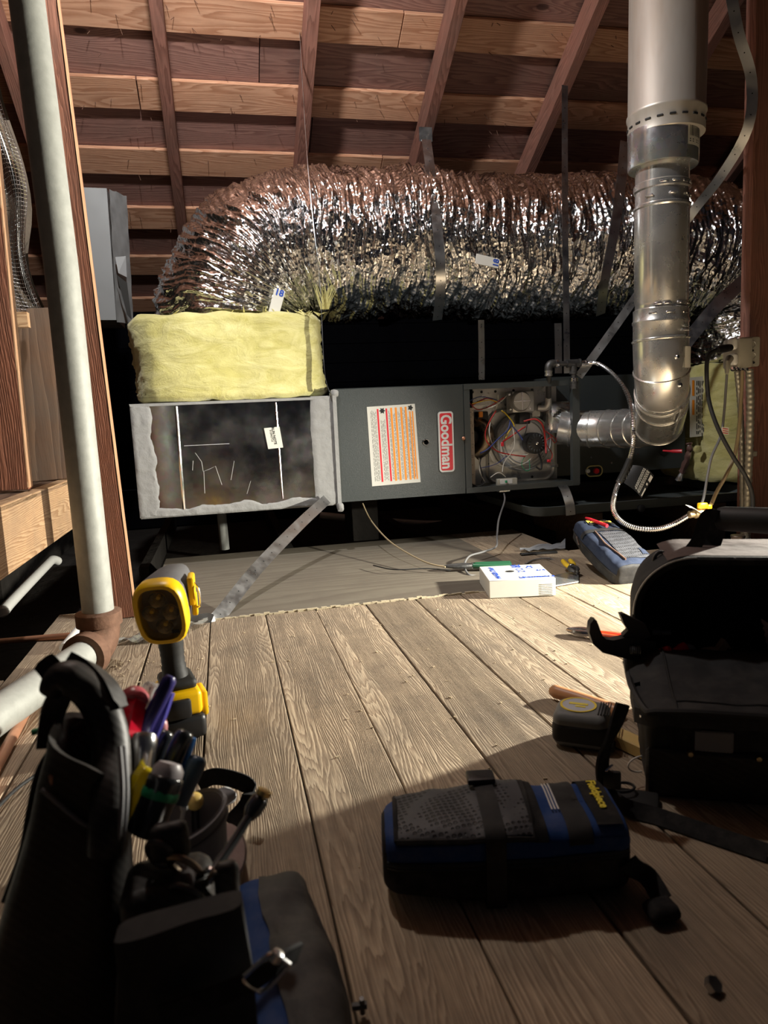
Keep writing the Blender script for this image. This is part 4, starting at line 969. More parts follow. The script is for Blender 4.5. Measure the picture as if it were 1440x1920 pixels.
# ================================================================ flashlight
fl = root('work_flashlight', 'yellow and black cordless flashlight standing on its battery, head toward camera', 'flashlight', (-.115, 1.26, 0))
M_DWY = plain('tool_yellow', (.85, .5, .0), .38, .5, 60, .08, .05)
bx0, by0 = -.112, 1.262
RB = Matrix.Rotation(.22, 3, 'Z')
ob('battery_base', M().rbox((bx0, by0, .021), (.078, .10, .042), .01, 3, RB), M_BLACK, fl)
ob('battery_top', M().rbox((bx0, by0, .064), (.07, .095, .044), .009, 3, RB), M_DWY, fl)
ob('battery_window', M().rbox(V((bx0, by0, .062)) + RB @ V((-.006, -.047, -.004)), (.042, .006, .036), .006, 2, RB), M_BLACK, fl)
ob('side_latch', M().rbox(V((bx0, by0, .055)) + RB @ V((.040, -.01, 0)), (.012, .05, .045), .004, 2, RB), M_DWY, fl)
ob('foot', M().rbox((bx0 + .0, by0 + .005, .093), (.06, .075, .02), .009, 3, RB), M_RUBBER, fl)
hp = [V((bx0, by0, .09)), V((bx0 - .003, by0 + .004, .12)), V((bx0 - .004, by0 + .006, .15)), V((bx0 - .006, by0 + .004, .19))]
ob('handle', M().tube(smooth_path(hp, 5), [.024 - .004 * math.sin(i / 15 * PI) + (.001 if i % 2 else 0) for i in range(16)], 16), M_RUBBER, fl)
hc = PY(301, 1151, 1.215); hax = V((.16, .95, .22)).normalized(); ha, hb, _ = frame(hax)
ha = -ha if ha.x < 0 else ha
hb = hax.cross(ha); hb = hb if hb.z > 0 else -hb
roll = .05
ha, hb = ha * math.cos(roll) + hb * math.sin(roll), hb * math.cos(roll) - ha * math.sin(roll)
def oct_ring(c, rx, ry, e=3.2, n=32):
    P2 = []
    for i in range(n):
        a_ = i * 2 * PI / n; c_, s_ = math.cos(a_), math.sin(a_); k_ = (abs(c_) ** e + abs(s_) ** e) ** (-1 / e)
        P2.append(c + ha * rx * c_ * k_ + hb * ry * s_ * k_)
    return P2
ob('head_body', M().loft([oct_ring(hc + hax * t_, a_, b_) for t_, a_, b_ in ((.0225, .034, .048), (.022, .040, .054), (.03, .041, .055), (.07, .036, .047), (.11, .031, .038), (.135, .026, .03), (.14, .018, .02))]), plain('grey_rubber', (.10, .10, .105), .6), fl)
ob('bezel', M().loft([oct_ring(hc + hax * t_, a_, b_) for t_, a_, b_ in ((.024, .042, .056), (.012, .043, .057), (-.002, .043, .057), (-.006, .040, .054), (-.006, .034, .048), (.018, .032, .046))], False), M_DWY, fl)
ob('face_plate', M().loft([oct_ring(hc + hax * .0175, .035, .049), oct_ring(hc + hax * .021, .035, .049)]), plain('reflector_face', (.36, .28, .17), .35), fl)
M_REFL = metal('dark_chrome', (.7, .62, .45), .16, 200, .3, .3)
for dx, dz in ((-.001, .026), (-.0165, .001), (.0165, .001), (.002, -.025)):
    c = hc + ha * dx + hb * dz
    cpn = ob('reflector', M().lathe([(.0150, .002), (.0145, .001), (.012, .0075), (.007, .014), (.002, .018)], c, hax, 20, up=hb, cap=False), M_REFL, fl)
    ob('led', M().lathe([(.001, .006), (.0035, .007), (.0035, .016)], c, hax, 8, up=hb), M_DWY, cpn)
M_LENS, t_, p_ = nt('clear_lens'); p_.inputs['Transmission Weight'].default_value = 1; p_.inputs['Roughness'].default_value = 0; p_.inputs['IOR'].default_value = 1.2
ob('lens', M().loft([oct_ring(hc - hax * .001, .034, .048), oct_ring(hc - hax * .0025, .034, .048)]), M_LENS, fl)
ob('lens_mark', M().box(hc + ha * .02 - hb * .034 - hax * .0035, (.012, .001, .006)), M_INK, fl)
ob('side_hook', M().rbox(hc + hax * .06 + ha * .043 + hb * .012, (.012, .05, .05), .004, 2).rbox(hc + hax * .05 + ha * .046 - hb * .012, (.01, .02, .04), .003, 2), M_DWY, fl)
ob('hook_wire', M().tube(smooth_path([hc + hax * .05 + ha * .05 + hb * .03, hc + hax * .04 + ha * .06 + hb * .02, hc + hax * .04 + ha * .058 - hb * .01, hc + hax * .05 + ha * .05 - hb * .02], 4), .0016, 6), M_STEEL, fl)
# ================================================================ things on the floor
a = PZ(918, 1123); b = PZ(1042, 1117); bxx = (b - a).normalized(); bt = .034
cz = M().rbox((0, 0, 0), (1, 1, 1), .01, 1)
A0 = PZ(905, 1062, .052); 
bo = root('white_box', 'white cardboard box with blue print and a dark oval hole, lying on the boards', 'box', (a + b) / 2)
L_ = (b - a).length; ey = V((-bxx.y, bxx.x, 0)); D_ = .19; hz_ = .052
Rb = Matrix((bxx, ey, V((0, 0, 1)))).transposed()
ctr = a + bxx * L_ / 2 + ey * D_ / 2 + V((0, 0, hz_ / 2 + .001))
ob('carton', M().rbox(ctr, (L_, D_, hz_), .0015, 1, Rb), M_WHITE, bo)
def bp(u, v, dz=.0016): return a + bxx * L_ * u + ey * D_ * v + V((0, 0, hz_ + dz))
ob('oval_hole', M().prism([bp(.42 + .07 * math.cos(i * PI / 10), .56 + .06 * math.sin(i * PI / 10), .0015) for i in range(20)], (0, 0, .0005)), M_INK, bo)
text('HANGER STRAP', .021, bp(.17, .5), ey, -bxx, M_BLUEINK, bo, bold=.0006)
for s_, u_, v_, z_ in (('212', .6, .60, .032), ('ABC', .62, .9, .022), ('818', .55, .9, .022), ('Oz', .78, .8, .03), ('3/4', .9, .55, .024), ('EC', .52, .12, .02), ('EC1', .62, .12, .018), ('EC2', .7, .12, .018), ('EC3', .78, .12, .018), ('EC4', .86, .12, .018), ('EC5', .94, .12, .018)):
    text(s_, z_, bp(u_, v_), ey if z_ > .019 and u_ < .9 else bxx, -bxx if z_ > .019 and u_ < .9 else ey, M_BLUEINK, bo, bold=.0004)
m = M()
for i in range(7): 
    p = a + bxx * L_ * .88 + V((0, 0, .008 + i * .005)) - ey * .0015; m.box(p, (L_ * .2, .0008, .0007), Rb)
ob('embossed_tape', m, M_WPLAST, bo, smooth=0)
# pliers: generic builder
def pliers(label, pj, ph, spread, mh, mj, r=.007, z=.012, cat='pliers', head=.035, name='pliers'):
    pj = V(pj); ph = V(ph); d = (ph - pj).normalized(); s_ = V((-d.y, d.x, 0)); L = (ph - pj).length
    rt = root(name, label, cat, pj)
    for sg in (-1, 1):
        P1 = smooth_path([pj + s_ * sg * .003, pj + d * head * .5 + s_ * sg * .012, pj + d * head + s_ * sg * .004], 4)
        ob('jaw', M().tube(P1, [.003, .0045, .006, .007, .0075, .008, .008, .0075, .007], 8), mj, rt)
        q0 = pj + d * head; P2 = smooth_path([q0 - s_ * sg * .004, q0 + d * (L - head) * .3 - s_ * sg * spread, ph - s_ * sg * spread], 5)
        ob('handle', M().tube(P2, r, 10), mh, rt)
    ob('pivot', M().lathe([(.001, .010), (.007, .009), (.0085, .007), (.0085, -.007)], pj + d * head, (0, 0, 1), 14), M_STEEL, rt)
    return rt
M_GHAND = plain('dark_green_grip', (.015, .085, .04), .4)
pliers('side cutters with dark green grips lying behind the white box', PZ(832, 1062, .018), PZ(958, 1058, .018), .012, M_GHAND, M_BLACKIRON, r=.0095, head=.10)
pliers('small pliers with red grips on the brightly lit boards left of the big wrench', PZ(1063, 1180, .012), PZ(1180, 1196, .012), .009, plain('red_orange_grip', (.75, .09, .02), .35), M_STEEL, r=.006, head=.07)
# tape measure
tmr = root('tape_measure', 'grey and black tape measure with yellow ringed label lying flat', 'tape measure', (.548, 1.035, 0))
Rt = Matrix.Rotation(-.62, 3, 'Z'); tc_ = V((.537, 1.006, .0305))
ob('case_body', M().rbox(tc_, (.086, .072, .059), .014, 4, Rt), plain('grey_case', (.16, .165, .16), .55, .4, 80, .1, .15), tmr)
ob('rubber_band', M().rbox(tc_ - V((0, 0, .004)), (.0885, .0745, .044), .014, 4, Rt), M_RUBBER, tmr)
dc = tc_ + V((0, 0, .0296)) + Rt @ V((-.006, .004, 0))
ob('label_ring', M().lathe([(.0255, 0), (.0255, .0012), (.029, .0012), (.029, 0)], dc, (0, 0, 1), 32), plain('label_yellow', (.9, .68, .08), .4), tmr)
ob('label_disc', M().lathe([(.001, 0), (.0255, 0), (.0255, .0008), (.001, .0008)], dc, (0, 0, 1), 32), plain('label_grey', (.55, .56, .6), .4), tmr)
ob('label_print', M().box(dc + V((0, 0, .0011)) + Rt @ V((0, .003, 0)), (.030, .0075, .0008), Rt).box(dc + V((0, 0, .0011)) + Rt @ V((.004, -.007, 0)), (.016, .005, .0008), Rt), plain('label_yellow_ink', (.9, .75, .1), .4), tmr, smooth=0)
m = M()
for i in range(5): m.box(tc_ + Rt @ V((.028 + i * .004, .0, .030)), (.0015, .05, .002), Rt)
ob('grip_ridge', m, M_RUBBER, tmr)
ob('tape_lip', M().rbox(tc_ + Rt @ V((.045, -.02, -.022)), (.016, .03, .008), .002, 1, Rt), M_RUBBER, tmr)
M_HANDW = plain('orange_wood_handle', (.5, .24, .11), .4)
ob('wooden_dowel', M().tube(smooth_path([PZ(1042, 1296, .014), PZ(1046, 1298, .014), PZ(1095, 1313, .014), PZ(1160, 1335, .014)], 4), [.008] + [.0125] * 12, 12, ry=.0125), M_HANDW, None, label='round orange wooden dowel lying behind the tape measure', cat='dowel')
e0 = PZ(1150, 1377, .012); e1 = PZ(1225, 1412, .012); 
board('wooden_ruler', e0 + V((.0, .0, .009)), e1 + V((.0, 0, .009)), .03, .02, plain('yellow_wood', (.6, .42, .15), .5), None, label='yellow wooden ruler stock sticking out behind the tool bag strap', cat='ruler')
ob('plastic_packet', M().grid([[PZ(975 + 85 * i / 10, 1036 - 4 * (i / 10) - (13 - 3 * math.sin(i)) * j / 6 * (i / 10 + .2), .0) + V((0, 0, .008 + .010 * noise.noise(V((i * .7, j * .9, 0))))) for i in range(11)] for j in range(7)]), plain('frosted_bag', (.4, .42, .45), .2, .7, 20, .1, .4, trans=.3), None, label='clear plastic packet on the plywood behind the white box', cat='packet')
ob('sheet_metal_scrap', M().prism([PZ(1032, 1082, .003), PZ(1085, 1071, .003), PZ(1085, 1092, .003), PZ(1040, 1100, .003)], (0, 0, .004)), M_GALV, None, label='small sheet metal scrap between the white box and blue pouch', cat='scrap', smooth=0)
ob('flat_bar', M().rbox(PZ(1010, 1037, .004), (.14, .02, .008), .002, 1, Matrix.Rotation(-.1, 3, 'Z')), M_BLACK, None, label='dark flat bar lying in front of the plastic packet', cat='bar')
ob('hex_nut', M().lathe([(.0035, 0), (.008, 0), (.008, .007), (.0035, .007)], PZ(1333, 1850, .003), (.3, -.5, .8), 6), M_STRAP, None, label='small hex nut on the dark boards at bottom right', cat='nut')
ob('wing_screw', M().tube([PZ(660, 1888, .012), PZ(688, 1884, .012)], .0035, 8).tube([PZ(678, 1872, .02), PZ(680, 1900, .003)], .0025, 8), M_BLACKIRON, None, label='small dark wing screw on the boards at bottom centre', cat='screw')
# crumbs and shavings
M_CRUMB = plain('wood_crumbs', (.45, .36, .24), .9)
m = M(); random.seed(31)
for i in range(260):
    x = random.uniform(-.25, 1.2); y = random.uniform(.6, 1.95) if random.random() < .6 else random.uniform(1.3, 1.9)
    if random.random() < .35: x = random.uniform(-.28, -.08); y = random.uniform(1.3, 1.7)
    s_ = random.uniform(.0008, .0028); m.box((x, y, s_ * .4), (s_ * random.uniform(1, 3), s_, s_ * .8), Matrix.Rotation(random.uniform(0, 3), 3, 'Z'))
ob('wood_crumbs', m, M_CRUMB, None, smooth=0, kind='stuff', label='tiny wood crumbs scattered over the floor boards', cat='debris')
# ================================================================ soft pouches
F_BLK = fabric('black_nylon', (.012, .012, .013), dust=.06)
F_BLK2 = fabric('worn_black_canvas', (.022, .022, .023), 700, .7, .5, .05)
F_BLUE = fabric('blue_nylon', (.008, .042, .17), 900, .7, .4, .08)
F_BLUEW = fabric('worn_blue_nylon', (.018, .026, .05), 900, .85, .4, .2, (.07, .08, .11))
F_GREY = fabric('grey_canvas', (.26, .26, .27), 500, .85, .7, .2)
F_PINK = fabric('pinkish_suede', (.24, .175, .165), 300, .95, .4, .3, (.35, .3, .28))
F_LEATH = fabric('worn_black_leather', (.016, .014, .013), 100, .5, .2, .12, (.14, .11, .09), .4)
def meshfab():
    m, t, p = nt('honeycomb_mesh'); v = coords(t, rnd=False)
    vo = N(t, 'ShaderNodeTexVoronoi', i_Scale=150); t.links.new(v, vo.inputs['Vector']); vo.inputs['Randomness'].default_value = .15
    r_ = ramp(t, vo.outputs['Distance'], [(.3, 0), (.42, 1)])
    t.links.new(mix(t, r_, (.004, .004, .006), (.05, .052, .06)), p.inputs['Base Color']); p.inputs['Roughness'].default_value = .6
    bump(t, p, r_, .8, .002); return m
M_MESH = meshfab()
class Pouch:
    """soft rounded bag: x along length, y across, z up, lying on z=0"""
    def __init__(s, L, W_, H_, mw, e=4.5, t0=.75, t1=.85, seed=0, lump=.004):
        s.L, s.W, s.H, s.mw, s.e, s.t0, s.t1, s.seed, s.lump = L, W_, H_, mw, e, t0, t1, seed, lump
    def pt(s, u, ph, off=0):
        end = min(u, 1 - u); k = 1
        ed = .07
        tt = s.t0 if u < .5 else s.t1
        if end < ed:
            q = 1 - end / ed; k = math.sqrt(max(0, 1 - q * q)) * .30 + .70
            if end <= 0: k = .70
        wid = s.W / 2 * k * (tt + (1 - tt) * min(1, end * 3.2)); hh = s.H / 2 * k * (tt + (1 - tt) * min(1, end * 2.5))
        c_, s_ = math.cos(ph), math.sin(ph); g = (abs(c_) ** s.e + abs(s_) ** s.e) ** (-1 / s.e)
        x = (u - .5) * s.L
        y = (wid + off) * c_ * g; z = s.H / 2 + (hh + off) * s_ * g
        if s_ < 0: z = max(z, .001 - (off if off < 0 else 0))
        n_ = s.lump * noise.noise(V((x * 16 + s.seed, y * 16, z * 16))) + s.lump * .4 * noise.noise(V((x * 50 + s.seed, y * 50, z * 50)))
        if s_ > -.5: z += n_; y += n_ * (1 if c_ > 0 else -1)
        return s.mw @ V((x, y, z))
    def patch(s, u0, u1, a0, a1, off=.002, nu=30, na=24):
        return M().grid([[s.pt(u0 + (u1 - u0) * i / nu, math.radians(a0 + (a1 - a0) * j / na), off) for j in range(na + 1)] for i in range(nu + 1)])
    def body(s, nu=48, na=64):
        us = [(1 - math.cos(PI * i / nu)) / 2 for i in range(nu + 1)]
        return M().loft([[s.pt(u, j * 2 * PI / na) for j in range(na)] for u in us])
    def line(s, pts, r, off=.002, k=6):
        P3 = []
        for i in range(len(pts) - 1):
            for j in range(k): t_ = j / k; P3.append(s.pt(pts[i][0] * (1 - t_) + pts[i + 1][0] * t_, math.radians(pts[i][1] * (1 - t_) + pts[i + 1][1] * t_), off))
        P3.append(s.pt(pts[-1][0], math.radians(pts[-1][1]), off)); return M().tube(P3, r, 6)
def mwf(o, x, z=(0, 0, 1)):
    x = V(x).normalized(); z = V(z); z = (z - x * z.dot(x)).normalized(); y = z.cross(x)
    return Matrix.Translation(V(o)) @ Matrix((x, y, z)).transposed().to_4x4()
# --- blue meter pouch in the foreground
mw = mwf((.283, .728, 0), (.29, -.062, 0))
pc_ = Pouch(.278, .118, .092, mw, 4.5, .80, .92, 1)
bp_ = root('meter_pouch', 'blue and black zipped pouch with mesh pocket lying in the foreground', 'pouch', (.283, .728, 0))
ob('pouch_body', pc_.body(), F_BLK, bp_)
ob('blue_panel', pc_.patch(.0, .985, 8, 166, .0015, 44, 30), F_BLUE, bp_)
ob('front_blue_edge', pc_.patch(.0, .99, -208, -216, .0025, 40, 6), F_BLUE, bp_)
ob('mesh_pocket', pc_.patch(.06, .60, 20, 138, .0045, 34, 22), M_MESH, bp_)
ob('pocket_binding', pc_.line([(.06, 22), (.06, 138)], .003, .004).add(*[(lambda q: (q.v, q.f))(pc_.line([(.06, 138), (.60, 142), (.63, 20)], .0035, .004))][0]), F_BLK, bp_)
ob('dark_flap', pc_.patch(.60, .655, 15, 145, .0045, 6, 22), F_BLK, bp_)
ob('webbing_band', pc_.patch(.735, .83, 12, 150, .004, 8, 24), F_BLK2, bp_)
ob('compression_strap', pc_.patch(.405, .485, 40, 255, .0075, 6, 44), F_BLK2, bp_)
ob('zip_track', pc_.line([(.02, 170), (.25, 166), (.6, 165), (.98, 162)], .003, .002), M_BLACK, bp_)
ob('zip_track', pc_.line([(.02, 176), (.25, 172), (.6, 171), (.98, 168)], .0022, .002), M_BLACK, bp_)
bu = pc_.pt(.44, math.radians(62), .012)
Rp = mw.to_3x3()
ob('strap_buckle', M().rbox(bu, (.034, .026, .008), .003, 2, Rp), M_BLACK, bp_)
pa = ob('maker_patch', pc_.patch(.855, .965, 36, 132, .004, 6, 10), F_BLK, bp_, label='black patch with yellow lettering')
pcn = pc_.pt(.915, math.radians(85), .006)
text('Fieldpiece', .0148, pcn, Rp @ V((0, -1, 0)), Rp @ V((1, 0, 0)), plain('patch_yellow', (.85, .7, .05), .4), pa, bold=.0004, th=.001)
ob('end_strap', M().ribbon(smooth_path([pc_.pt(.97, math.radians(175), .006), pc_.pt(1.0, math.radians(190), .015), V((.43, .655, .018)), V((.432, .63, .006))], 5), Rp @ V((.7, 0, .7)), .022, .003), F_BLK, bp_)
ob('strap_end_knot', M().rbox((.418, .612, .011), (.034, .026, .018), .007, 2).jitter(.003, 60), F_BLK, bp_)
for k_ in range(3):
    ob('reflective_stripe', pc_.patch(.70 + k_ * .013, .706 + k_ * .013, 60, 110, .0052, 2, 10), M_WPLAST, bp_)
# --- second pouch further back
tO = PY(1098, 1000, 2.19); bO = PY(1172, 1082, 1.93)
bO = V((1.185, 1.90, .03)); tO = V((1.195, 2.16, .115))
ax = (bO - tO); LL = ax.length + .04
nrm = ax.cross(V((1, .12, 0))).normalized(); nrm = nrm if nrm.z > 0 else -nrm
mid = (bO + tO) / 2 - nrm * .045
mw2 = mwf(mid, ax, nrm)
p2 = Pouch(LL, .15, .09, mw2, 4.5, .85, .9, 5)
q2 = root('worn_blue_pouch', 'worn blue and black pouch with red pen leaning at the edge of the boards', 'pouch', (1.19, 2.0, 0))
ob('pouch_body', p2.body(), F_BLK2, q2)
ob('blue_panel', p2.patch(.05, .985, 12, 172, .0015, 40, 30), F_BLUEW, q2)
ob('mesh_pocket', p2.patch(.36, .9, 25, 112, .004, 30, 20), M_MESH, q2)
ob('torn_hole', p2.patch(.73, .84, 42, 62, .0055, 6, 6), F_BLUEW, q2)
ob('worn_piping', p2.line([(.33, 118), (.6, 122), (.92, 112)], .003, .004), fabric('brown_piping', (.12, .07, .05)), q2)
ob('pocket_band', p2.patch(.28, .345, 15, 160, .005, 5, 24), F_BLK2, q2)
pa = ob('maker_patch', p2.patch(.06, .18, 50, 115, .004, 5, 10), F_BLK, q2, label='dark patch with yellow lettering')
R2 = mw2.to_3x3()
text('Fieldpiece', .022, p2.pt(.12, math.radians(86), .0065), -(R2 @ V((0, 1, 0))) if (R2 @ V((0, 1, 0))).x < 0 else R2 @ V((0, 1, 0)), -(R2 @ V((1, 0, 0))), plain('patch_gold', (.6, .48, .08), .4), pa, bold=.0004, th=.001)
ob('zip_pull', M().tube([p2.pt(.2, math.radians(172), .008), p2.pt(.32, math.radians(182), .012)], .003, 6), M_STEEL, q2)
ob('zip_track', p2.line([(.02, 176), (.5, 174), (.98, 176)], .003, .002), M_BLACK, q2)
pn0 = p2.pt(.30, math.radians(88), .014); pn1 = PY(1098, 971, 2.17)
ob('red_pen', M().tube([pn0, pn0.lerp(pn1, .8), pn1], [.006, .006, .003], 10), M_RED, None, label='red pen poking out of the worn blue pouch', cat='pen')
pliers('small tool bundle with yellow and red grips tucked left of the worn blue pouch', V((1.06, 2.02, .02)), V((1.085, 2.13, .03)), .012, M_YWIRE, M_BLACKIRON, r=.008, head=.05)
# ================================================================ right tool bag
O = V((.545, .835, 0)); an = math.radians(-27); U = V((math.cos(an), math.sin(an), 0)); Vv = V((-math.sin(an), math.cos(an), 0))
def bl(u, v, z): return O + U * u + Vv * v + V((0, 0, z))
RBg = Matrix((U, Vv, V((0, 0, 1)))).transposed()
tb = root('open_tool_bag', 'big black open tool bag with tubular handle at the right edge', 'tool bag', O)
BW = .48
m = M().rbox(bl(BW / 2, .07, .072), (BW, .135, .144), .014, 3, RBg); ob('front_pocket', m, F_BLK2, tb)
m = M().rbox(bl(BW / 2 + .005, .22, .075), (BW, .17, .15), .014, 3, RBg); ob('main_compartment', m, F_BLK, tb)
# flap over the front pocket
rows = []
for j in range(9):
    v = .135 - .175 * j / 8; z = .168 - .030 * (j / 8) ** 1.5 + .004 * math.sin(j)
    rows.append([bl(-.018 + (BW + .03) * i / 40, v + (.0 if 0 < i < 40 else 0) + (0.035 * (1 - min(1, (i / 40) * 12)) ** 2 if j > 4 else 0), z + .0035 * noise.noise(V((i * .4, j * .5, 2))) - (.012 * (1 - min(1, i / 3)))) for i in range(41)])
fm = M().grid(rows); low = [[p + V((0, 0, -.022)) for p in r] for r in rows]
fm.grid(low); fm.grid([[r[0] for r in rows], [r[0] for r in low]]); fm.grid([[r[-1] for r in rows], [r[-1] for r in low]]); fm.grid([rows[-1], low[-1]]); fm.grid([rows[0], low[0]])
ob('front_flap', fm, F_BLK2, tb)
ob('flap_piping', M().tube(smooth_path([rows[0][0], rows[4][0]] + [rows[-1][1]] + rows[-1][2::4], 3), .005, 8), M_RUBBER, tb)
ob('flap_seam', M().tube([r[4] + V((0, 0, .001)) for r in rows], .0018, 6).tube(rows[-2][4:], .0018, 6), M_RUBBER, tb)
m = M()
for j in range(22): p = rows[0][0].lerp(rows[-1][1], j / 22); m.box(p + V((-.004, 0, -.012)), (.004, .003, .003))
ob('zip_teeth', m, M_STEEL, tb, smooth=0, kind='stuff')
# arched hood
def arch(v, grow=0, n=14):
    r = .085; P2 = [bl(-.005 - grow, v, .10)]
    for i in range(n + 1):
        a_ = PI - i / n * PI / 2; P2.append(bl(.08 + (r + grow) * math.cos(a_), v, .225 + (r + grow) * math.sin(a_)))
    for i in range(n + 1):
        a_ = PI / 2 - i / n * PI / 2; P2.append(bl(BW - .08 + (r + grow) * math.cos(a_), v, .225 + (r + grow) * math.sin(a_)))
    P2.append(bl(BW + .005 + grow, v, .10)); return P2
A_ = arch(.135); B_ = arch(.30, -.012); A2 = arch(.135, -.006); B2 = arch(.29, -.02)
m = M().grid([A_, arch(.22, .0), B_]).grid([A2, B2]); m.grid([A_, A2])
m.add(B_, [tuple(range(len(B_)))])
ob('hood', m, F_BLK2, tb)
ob('hood_rim', M().tube(arch(.132, -.002), .0065, 8), F_BLK, tb)
m = M(); Q = arch(.126, .003)
for i in range(len(Q) - 1):
    for j in range(6): m.box(Q[i].lerp(Q[i + 1], j / 6), (.002, .002, .002))
ob('hood_zip_teeth', m, M_STRAP, tb, smooth=0, kind='stuff')
ob('suede_top', M().grid([[p + V((0, 0, .002)) for p in arch(v_, .001)[11:-11]] for v_ in (.145, .2, .28)]), fabric('brown_mauve_suede', (.11, .08, .072), 300, .95, .3, .2, (.16, .12, .11)), tb)
ob('inner_pocket', M().rbox(bl(.26, .278, .2), (.09, .01, .07), .003, 1, RBg), F_BLK2, tb)
ob('inner_divider', M().rbox(bl(.33, .25, .19), (.06, .02, .09), .004, 1, RBg), fabric('dark_brown_lining', (.03, .026, .022)), tb)
# handle
h0_ = PY(1347, 972, .98); h1_ = PY(1470, 978, .90)
ob('handle_grip', M().tube([h0_, h0_.lerp(h1_, .1), h1_, h1_ + (h1_ - h0_) * 1.0], [.017, .0195, .0205, .0205], 20), M_RUBBER, tb)
ob('handle_strap', M().facing(smooth_path([PY(1350, 970, .97), PY(1328, 966, .97), PY(1318, 985, .975), PY(1308, 1015, .98), PY(1285, 1042, .99), PY(1255, 1062, 1.0), PY(1235, 1090, 1.0)], 5), .020, .004), F_BLK, tb)
ob('handle_strap', M().facing(smooth_path([PY(1335, 972, .98), PY(1336, 1000, .985), PY(1325, 1030, .985)], 5), .034, .004), F_BLK, tb)
# pockets, rivets, patch
fs = lambda u, z, d=0: bl(u, .0025 - d, z)
ob('side_webbing', M().rbox(fs(.05, .085, .002), (.04, .006, .12), .002, 1, RBg), F_BLK, tb)
ob('lower_panel', M().rbox(fs(BW / 2, .035, .004), (BW + .004, .01, .07), .004, 1, RBg), F_LEATH, tb)
ob('grey_ribbed_panel', M().rbox(fs(.085, .085, .003), (.05, .006, .03), .002, 1, RBg), F_GREY, tb)
ob('small_gold_patch', M().rbox(fs(.085, .112, .003), (.035, .004, .014), .001, 1, RBg), fabric('faded_gold', (.12, .11, .09)), tb)
M_RIV = metal('brass_rivet', (.5, .42, .25), .3)
for u in (.055, .14, .225): ob('rivet', M().lathe([(.001, .0045), (.0035, .004), (.0045, 0)], fs(u, .068, .009), -Vv, 10), M_RIV, tb)
pt_ = ob('brand_patch', M().rbox(fs(.235, .105, .004), (.155, .006, .036), .002, 1, RBg), F_BLK, tb, label='dark patch with red outline and grey lettering')
m = M().tube([fs(.16, .122, .009), fs(.31, .122, .009), fs(.31, .088, .009), fs(.16, .088, .009), fs(.16, .122, .009)], .0014, 6)
ob('patch_border', m, plain('patch_red', (.3, .05, .03), .5), pt_)
M_PG = plain('patch_grey', (.1, .1, .09), .5)
text('VETO PRO PAC', .0165, fs(.245, .105, .0085), U, (0, 0, 1), M_PG, pt_, bold=.0005, sx=.95)
text('TP', .012, fs(.172, .106, .0085), U, (0, 0, 1), M_PG, pt_)
# shoulder strap at its left side
m = M().ribbon(smooth_path([PY(1168, 1320, .80), PY(1150, 1370, .80), PY(1133, 1410, .81), PY(1130, 1450, .82), PY(1142, 1485, .83), PZ(1170, 1512, .012), PZ(1230, 1530, .008), PZ(1320, 1560, .008), PZ(1440, 1600, .008)], 6), V((.75, .1, .65)), .022, .004)
ob('shoulder_strap', m, F_BLK, tb)
ob('strap_adjuster', M().rbox(PY(1147, 1462, .815), (.024, .008, .026), .003, 2, RBg), M_BLACK, tb)
ob('adjuster_bar', M().rbox(PY(1142, 1440, .812), (.014, .004, .004), .0015, 1, Matrix.Rotation(-.6, 3, 'Y')), M_STEEL, tb)
ob('strap_ring', M().tube([PZ(1168, 1476, .02) + V((.016 * math.cos(i * PI / 10), .012 * math.sin(i * PI / 10), 0)) for i in range(21)], .002, 6), M_BLACK, tb)
ob('strap_pad', M().rbox(PZ(1185, 1500, .006), (.07, .045, .012), .005, 2, Matrix.Rotation(-.6, 3, 'Z')), M_RUBBER, tb)
ob('wire_loop', M().tube([bl(-.005, .03, .03) + V((-.022 * math.sin(i * PI / 10), -.002, .012 * math.cos(i * PI / 10))) for i in range(11)], .0012, 6), M_WWIRE, tb)
ob('side_d_ring', M().tube([PY(1238, 1052, 1.0) + V((.012 * math.cos(i * PI / 8), .0, .015 * math.sin(i * PI / 8))) for i in range(17)], .003, 6), M_BLACKIRON, tb)
# adjustable wrench head poking out
yw = .93
wp = [(1113, 1162), (1118, 1164), (1130, 1190), (1134, 1197), (1150, 1200), (1167, 1196), (1178, 1180), (1163, 1153), (1168, 1150), (1205, 1168), (1225, 1190), (1235, 1215), (1215, 1235), (1160, 1232), (1130, 1224), (1112, 1208), (1105, 1186), (1107, 1170)]
wp0 = wp
aw = root('adjustable_wrench', 'large black adjustable wrench with open jaw poking out of the tool bag', 'wrench', PY(1230, 1225, yw))
M_WR = metal('dark_wrench_steel', (.06, .055, .055), .42, 30, .02, .1, met=.7)
fixed = [(1113, 1162), (1119, 1164), (1130, 1192), (1137, 1199), (1150, 1201), (1172, 1196), (1195, 1196), (1230, 1205), (1240, 1250), (1215, 1245), (1160, 1232), (1130, 1224), (1112, 1208), (1105, 1186), (1107, 1170)]
mov = [(1163, 1152), (1170, 1151), (1210, 1170), (1222, 1195), (1195, 1199), (1172, 1196), (1168, 1192), (1178, 1182), (1170, 1170)]
ob('fixed_jaw', M().prism([PY(x, y, yw) for x, y in fixed], (.004, .016, 0)), M_WR, aw)
ob('moving_jaw', M().prism([PY(x, y, yw + .002) for x, y in mov], (.003, .012, 0)), M_WR, aw)
m = M()
for i in range(6): m.lathe([(.006, 0), (.0078, .0012), (.006, .0024)], PY(1180, 1218, yw - .001) + U * i * .0028 , U, 10)
ob('worm_screw', m, M_STRAP, aw, kind='stuff')
ob('handle', M().rbox(PY(1245, 1235, yw + .02), (.05, .014, .03), .004, 2, Matrix.Rotation(-.5, 3, 'Y')), M_WR, aw)
